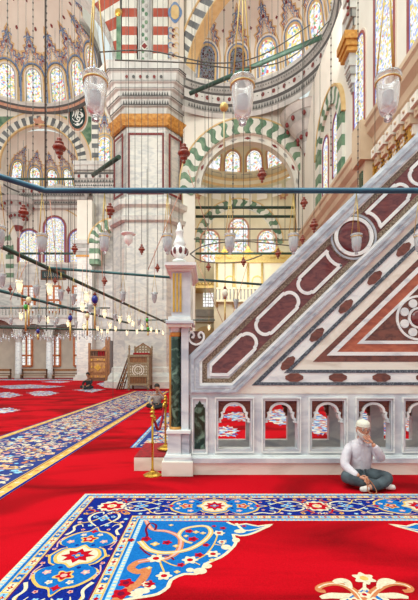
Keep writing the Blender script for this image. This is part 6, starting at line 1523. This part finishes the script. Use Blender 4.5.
# ================================================================ PEOPLE
def skin_mesh(name, chains, m, parent, sub=2, origin=(0, 0, 0), smooth_=True):
    """chains: list of [(x,y,z,r), ...]; a point may be given as index reference ('@',i) to share an earlier vertex"""
    vs, es, rs, roots = [], [], [], []
    for ch in chains:
        prev = None
        for p in ch:
            if p[0] == '@': idx = p[1]
            else:
                idx = len(vs); vs.append(tuple(p[:3])); rs.append(p[3] if len(p) == 4 else (p[3], p[4]))
                if prev is None: roots.append(idx)
            if prev is not None: es.append((prev, idx))
            prev = idx
    me = bpy.data.meshes.new(name + '_cage'); me.from_pydata(vs, es, []); o = bpy.data.objects.new(name + '_cage', me); COL.objects.link(o)
    md = o.modifiers.new('skin', 'SKIN'); md.use_smooth_shade = True; md.branch_smoothing = .4
    if not me.skin_vertices: me.attributes  # layer is created by the modifier below
    if len(me.skin_vertices) == 0:
        bpy.context.view_layer.objects.active = o; o.select_set(True)
        bpy.ops.object.modifier_remove(modifier='skin'); bpy.ops.object.modifier_add(type='SKIN'); o.modifiers[-1].use_smooth_shade = True; o.modifiers[-1].branch_smoothing = .4
    sv = me.skin_vertices[0].data
    for i, r in enumerate(rs):
        sv[i].radius = (r, r) if not isinstance(r, tuple) else r; sv[i].use_root = i in roots
    ms = o.modifiers.new('subdivision', 'SUBSURF'); ms.levels = sub; ms.render_levels = sub
    dg = bpy.context.evaluated_depsgraph_get(); ev = o.evaluated_get(dg); nm = bpy.data.meshes.new_from_object(ev)
    bpy.data.objects.remove(o); nm.materials.clear(); nm.materials.append(MATS[m])
    for p in nm.polygons: p.use_smooth = True
    ob = bpy.data.objects.new(name, nm); COL.objects.link(ob); ob.parent = parent
    return ob
def head_mesh(c, s, yaw=0, pitch=0, m='skin'):
    """shaped head: skull ellipsoid with brow, eye hollows, nose, cheeks, chin"""
    nU, nV = 36, 26; V = []; Fc = []
    for i in range(nV + 1):
        ph = PI * i / nV
        for j in range(nU):
            th = 2 * PI * j / nU; x = math.sin(ph) * math.cos(th); y = math.sin(ph) * math.sin(th); z = -math.cos(ph)
            X, Y_, Z = .076 * x, .096 * y, .118 * z
            if z < 0: X *= 1 - .30 * (-z) ** 1.4; Y_ *= 1 - .18 * (-z) ** 1.5
            f = max(0, -y)     # face side is -y
            if f > .2:
                g = lambda a, b, sa, sb: math.exp(-((X - a) / sa) ** 2 - ((Z - b) / sb) ** 2)
                Y_ -= .030 * g(0, -.018, .011, .020) + .014 * g(0, .006, .009, .022)
                Y_ += .012 * (g(.030, .012, .014, .010) + g(-.030, .012, .014, .010))
                Y_ -= .008 * (g(.030, .030, .022, .008) + g(-.030, .030, .022, .008)); Y_ -= .007 * g(0, -.056, .022, .007); Y_ += .004 * g(0, -.0605, .024, .003); Y_ -= .012 * g(0, -.092, .022, .016)
            V.append((X, Y_, Z))
    for i in range(nV):
        for j in range(nU): a = i * nU + j; b = i * nU + (j + 1) % nU; Fc.append((a, b, b + nU, a + nU))
    R = Matrix.Translation(Vector(c)) @ Matrix.Rotation(yaw, 4, 'Z') @ Matrix.Rotation(pitch, 4, 'X') @ Matrix.Scale(s, 4)
    return [tuple(R @ Vector(v)) for v in V], Fc, R
def append_mesh(o, V, Fc):
    bm = bmesh.new(); bm.from_mesh(o.data); vs = [bm.verts.new(v) for v in V]
    for f in Fc:
        try: fc = bm.faces.new([vs[k] for k in f]); fc.smooth = True
        except ValueError: pass
    bmesh.ops.remove_doubles(bm, verts=bm.verts, dist=1e-5); bmesh.ops.recalc_face_normals(bm, faces=bm.faces); bm.to_mesh(o.data); bm.free()
def hand_chains(w, pdir, fdir, up, s=1, curl=.6, side=1, spread=1):
    """w wrist, fdir finger direction, pdir palm normal, up thumb side"""
    w, f, pn, u = Vector(w), Vector(fdir).normalized(), Vector(pdir).normalized(), Vector(up).normalized()
    ch = []
    pal = [w, w + f * .045 * s, w + f * .082 * s]
    ch.append([(*pal[0], .022 * s), (*pal[1], (.020 * s)), (*pal[2], .021 * s)])
    for i, L_ in enumerate((.070, .080, .074, .058)):
        o_ = (1.5 - i) * .0185 * s * spread; st_ = w + f * .066 * s + u * o_; d = (f + u * (1.5 - i) * .06).normalized(); p = st_; pts = [(*p, .0098 * s)]; ang = 0
        for j, seg in enumerate((.46, .30, .24)):
            ang += curl * (.55 if j == 0 else 1); dd = d * math.cos(ang) + pn * math.sin(ang); p = p + dd * (L_ * seg * s); pts.append((*p, (.0092 - .001 * j) * s))
        ch.append(pts)
    p = w + f * .022 * s + u * .020 * s; d = (f * .55 + u * .8 + pn * .25).normalized(); pts = [(*p, .012 * s)]
    p = p + d * .036 * s; pts.append((*p, .0115 * s)); d = (f * .9 + u * .25 + pn * .35).normalized(); p = p + d * .030 * s; pts.append((*p, .0100 * s)); p = p + d * .024 * s; pts.append((*p, .0085 * s)); ch.append(pts)
    return ch
def ear(c, R_, s): pass
# ---- the man sitting against the pulpit
OX, OY = 1.985, 5.17
mp = thing('person', (0, 0, 0), 'man in white cap and pale shirt sitting cross-legged against the pulpit, hand over mouth', 'person')
def loc(chs): return [[(p if p[0] == '@' else ((p[0], p[1], p[2]) + tuple(p[3:]))) for p in ch] for ch in chs]
hd = (-.005, -.03, .735)
wR, wL = (-.115, -.20, .175), (.06, -.17, .585)
body = [[(0, .12, .13, .08), (0, .12, .28, .08), (0, .09, .45, .08), (0, .065, .54, .055), (-.002, .045, .60, .048), (-.004, .02, .66, .05), (hd[0], hd[1] + .02, hd[2], .05)],
        [('@', 2), (-.12, .085, .49, .034), (-.235, -.01, .28, .036), (wR[0], wR[1], wR[2], .027)],
        [('@', 2), (.12, .085, .49, .034), (.20, -.10, .37, .036), (wL[0], wL[1], wL[2], .027)],
        [('@', 0), (-.10, .08, .12, .085), (-.27, -.10, .15, .062), (.02, -.17, .085, .05), (.20, -.17, .06, .036), (.30, -.19, .05, .028)],
        [('@', 0), (.10, .08, .12, .085), (.31, -.09, .14, .062), (.10, -.235, .085, .05), (-.03, -.27, .06, .036), (-.11, -.29, .045, .028)]]
body += hand_chains(wR, (.3, -.2, -1), (.75, -.55, -.25), (.45, .5, .55), .95, .75)
body += hand_chains(wL, (-.05, 1, .1), (-.62, .18, .72), (-.72, .05, -.62), .95, .28)
bd = skin_mesh('body', loc(body), 'skin', mp)
V, Fc, RH = head_mesh(hd, .98, 0, math.radians(6)); append_mesh(bd, V, Fc)
for s in (-1, 1):
    mbv = MB(); mbv.ball((0, 0, 0), .024, 'skin', 10, 8, 1.5); R_ = RH @ Matrix.Translation((s * .076, .012, -.005)) @ Matrix.Diagonal((.45, .8, 1, 1)); append_mesh(bd, [tuple(R_ @ Vector(v)) for v in mbv.v], mbv.f)
def tr(mb, R): mb.v = [tuple(R @ Vector(v)) for v in mb.v]
for s in (-1, 1):
    mb = MB(); mb.ball((s * .030, -.079, .012), .0115, 'white_paint', 10, 8); mb.ball((s * .030, -.0885, .011), .0052, 'hair_dark', 8, 6); tr(mb, RH); mb.build('eye', mp)
    mb = MB(); mb.tube([(s * .014, -.094, .031), (s * .032, -.096, .036), (s * .050, -.084, .031)], [.0035, .0055, .003], 'beard', 6); tr(mb, RH); mb.build('eyebrow', mp)
# beard
mb = MB(); rows = []
for i in range(9):
    f = i / 8; z = -.046 - .085 * f; row = []
    for j in range(17):
        a = math.radians(-100 + 200 * j / 16); rx = (.079 if f < .5 else .079 - .045 * (f - .5) * 2) * (1 - .05 * f); ry = .100 - .012 * f
        zz_ = z + .05 * (1 - math.cos(a)) * (1 - f) ; row.append((rx * math.sin(a), -ry * math.cos(a) * .98 + .0, zz_))
    rows.append(row)
mb.grid(rows, 'beard'); tr(mb, RH); b = mb.build('beard', mp); md = b.modifiers.new('solid', 'SOLIDIFY'); md.thickness = .01
mb = MB(); mb.lathe([(.0806, .048), (.0835, .053), (.083, .08), (.076, .102), (.055, .118), (.022, .126), (.001, .127)], (0, .004, 0), 'cap_knit', 28, sy=1.22); mb.lathe([(.082, .044), (.0865, .048), (.087, .058), (.084, .062)], (0, .004, 0), 'cap_knit', 28, sy=1.2); tr(mb, RH); mb.build('knitted_cap', mp)
# hair at the sides
mb = MB()
for s in (-1, 1): mb = MB(); mb.ball((s * .073, .03, .022), .020, 'beard', 10, 6, 1.3); tr(mb, RH); mb.build('side_hair', mp)
mb = MB(); g0, g1 = RH @ Vector((-.030, -.104, .010)), RH @ Vector((.030, -.104, .010))
for s in (-1, 1): mb.tube([tuple(RH @ Vector((s * .030 + .021 * math.cos(a), -.108, .010 + .015 * math.sin(a)))) for a in [2 * PI * k / 14 for k in range(14)]], .0017, 'hair_dark', 5, closed=True); mb.tube([tuple(RH @ Vector((s * .050, -.106, .012))), tuple(RH @ Vector((s * .080, .0, .010)))], .0016, 'hair_dark', 5)
mb.tube([tuple(RH @ Vector((-.010, -.112, .012))), tuple(RH @ Vector((.010, -.112, .012)))], .0017, 'hair_dark', 5); mb.build('spectacles', mp)
shirt = [[(0, .12, .12, .16, .13), (0, .115, .25, .17, .14), (0, .095, .39, .175, .14), (0, .08, .50, .14, .11), (-.001, .065, .565, .075, .07), (-.001, .055, .60, .06, .058)],
         [('@', 2), (-.145, .075, .50, .078), (-.20, .03, .40, .072), (-.245, -.01, .28, .066), (-.185, -.11, .215, .055), (wR[0] - .012, wR[1] + .015, wR[2] + .005, .038)],
         [('@', 2), (.145, .075, .50, .078), (.185, -.01, .43, .07), (.205, -.105, .36, .066), (.15, -.14, .46, .056), (wL[0] + .02, wL[1] + .006, wL[2] - .025, .038)]]
sh = skin_mesh('shirt', shirt, 'shirt', mp)
mb = MB()
for s in (-1, 1): mb.face([(s * .004, -.035, .575), (s * .05, .0, .625), (s * .066, .005, .60), (s * .030, -.055, .54)], 'shirt')
o = mb.build('collar', mp); md = o.modifiers.new('solid', 'SOLIDIFY'); md.thickness = .006
tro = [[(0, .13, .10, .14, .10), (-.10, .07, .12, .10), (-.20, -.02, .14, .088), (-.275, -.105, .145, .078), (-.16, -.165, .12, .075), (.01, -.18, .09, .068), (.12, -.185, .075, .058), (.20, -.18, .065, .052)],
       [('@', 0), (.10, .07, .12, .10), (.21, -.02, .135, .088), (.31, -.10, .135, .078), (.22, -.18, .11, .076), (.12, -.235, .09, .068), (.05, -.262, .075, .06), (-.01, -.27, .065, .052)]]
skin_mesh('trousers', tro, 'trousers', mp)
skin_mesh('sock', [[(-.02, -.275, .058, .036), (-.07, -.285, .05, .038), (-.115, -.292, .045, .036), (-.145, -.295, .055, .026)]], 'sock', mp)
skin_mesh('sock', [[(.20, -.185, .055, .036), (.25, -.20, .05, .038), (.30, -.215, .045, .036), (.325, -.22, .055, .026)]], 'sock', mp)
mp.location = (OX, OY, 0)
# prayer beads
pb = thing('prayer_beads', (OX - .04, OY - .27, .1), 'amber prayer beads dangling from the man\'s lower hand', 'prayer beads')
mb = MB(); pts = smooth([(-.05, -.26, .165), (-.055, -.30, .10), (-.06, -.325, .04), (-.02, -.345, .012), (.03, -.345, .012), (.035, -.335, .05), (.01, -.30, .11), (-.02, -.262, .15)], 4)
for p in pts: mb.ball((OX + p[0], OY + p[1], p[2]), .0075, 'bead_amber', 8, 6)
mb.build('beads', pb)
mb = MB(); mb.tube([(OX + p[0], OY + p[1], p[2]) for p in pts], .002, 'cord_red', 4); mb.build('thread', pb)
# ---- distant people
def sitter(px, py, Y, label, top, leg, sk, facing, hand=True, s=1.0):
    p = P(px, py, Y); t = thing('person', (0, 0, 0), label, 'person')
    hd_ = (0, -.02, .74)
    B = [[(0, .1, .12, .08), (0, .1, .3, .08), (0, .06, .45, .08), (0, .04, .53, .05), (0, .0, .62, .045), (0, -.02, .68, .05)],
         [('@', 2), (-.16, .05, .46, .05), (-.26, -.05, .30, .04), (-.16, -.2, .16, .028)], [('@', 2), (.16, .05, .46, .05), (.24, -.12, .36, .04), (.09, -.17, .64, .028)] if hand else [('@', 2), (.16, .05, .46, .05), (.24, -.08, .28, .04), (.14, -.24, .22, .028)],
         [('@', 0), (-.12, .0, .12, .08), (-.33, -.16, .15, .06), (.05, -.26, .07, .045), (.16, -.28, .05, .035)], [('@', 0), (.12, .0, .12, .08), (.34, -.16, .14, .06), (-.02, -.32, .07, .045), (-.14, -.34, .05, .035)]]
    B += hand_chains((-.16, -.2, .16), (0, -.3, -1), (.5, -.7, -.2), (.6, .5, .2), .95, .6) + (hand_chains((.09, -.17, .64), (0, 1, 0), (-.5, .1, .8), (-.7, 0, -.5), .95, .3) if hand else hand_chains((.14, -.24, .22), (0, -.3, -1), (-.5, -.7, -.2), (-.6, .5, .2), .95, .6))
    b = skin_mesh('body', B, sk, t, 1); V, Fc, R = head_mesh(hd_, 1.0, 0, math.radians(12)); append_mesh(b, V, Fc)
    skin_mesh('top', [[(0, .1, .10, .16, .13), (0, .1, .26, .17, .14), (0, .07, .4, .165, .13), (0, .06, .49, .13, .10), (0, .04, .56, .075)], [('@', 2), (-.16, .055, .45, .075), (-.26, -.05, .30, .06), (-.18, -.17, .18, .042)], [('@', 2), (.16, .055, .45, .075), (.245, -.12, .35, .06), (.10, -.145, .55, .042) if hand else (.16, -.2, .23, .042)]], top, t, 1)
    skin_mesh('trousers', [[(0, .12, .1, .14, .1), (-.12, .0, .12, .10), (-.34, -.16, .14, .08), (.0, -.26, .08, .06), (.1, -.27, .06, .05)], [('@', 0), (.12, .0, .12, .10), (.35, -.16, .13, .08), (.02, -.31, .08, .06), (-.1, -.33, .06, .05)]], leg, t, 1)
    mb = MB(); mb.lathe([(.086, -.03), (.094, .03), (.092, .075), (.074, .112), (.036, .136), (.001, .142)], (0, .014, 0), 'hair_dark', 20, sy=1.16); mb.v = [(v[0], v[1] if v[1] > -.092 else -.092, v[2] + (.065 if v[1] < -.02 and v[2] < .035 else 0)) for v in mb.v]; tr(mb, R); mb.build('hair', t)
    t.location = (p.x, p.y, 0); t.rotation_euler = (0, 0, facing); t.scale = (s, s, s); return t
sitter(157, 408, 14.4, 'man in a grey shirt sitting cross-legged on the red carpet, head resting on his hand', 'shirt_grey', 'cloth_black', 'skin_dark', .1, True, 1.05)
sitter(88, 388, 26.5, 'person in black clothes sitting on the carpet before the wooden kiosk', 'cloth_black', 'cloth_black', 'skin_dark', -.15, False, 1.3)
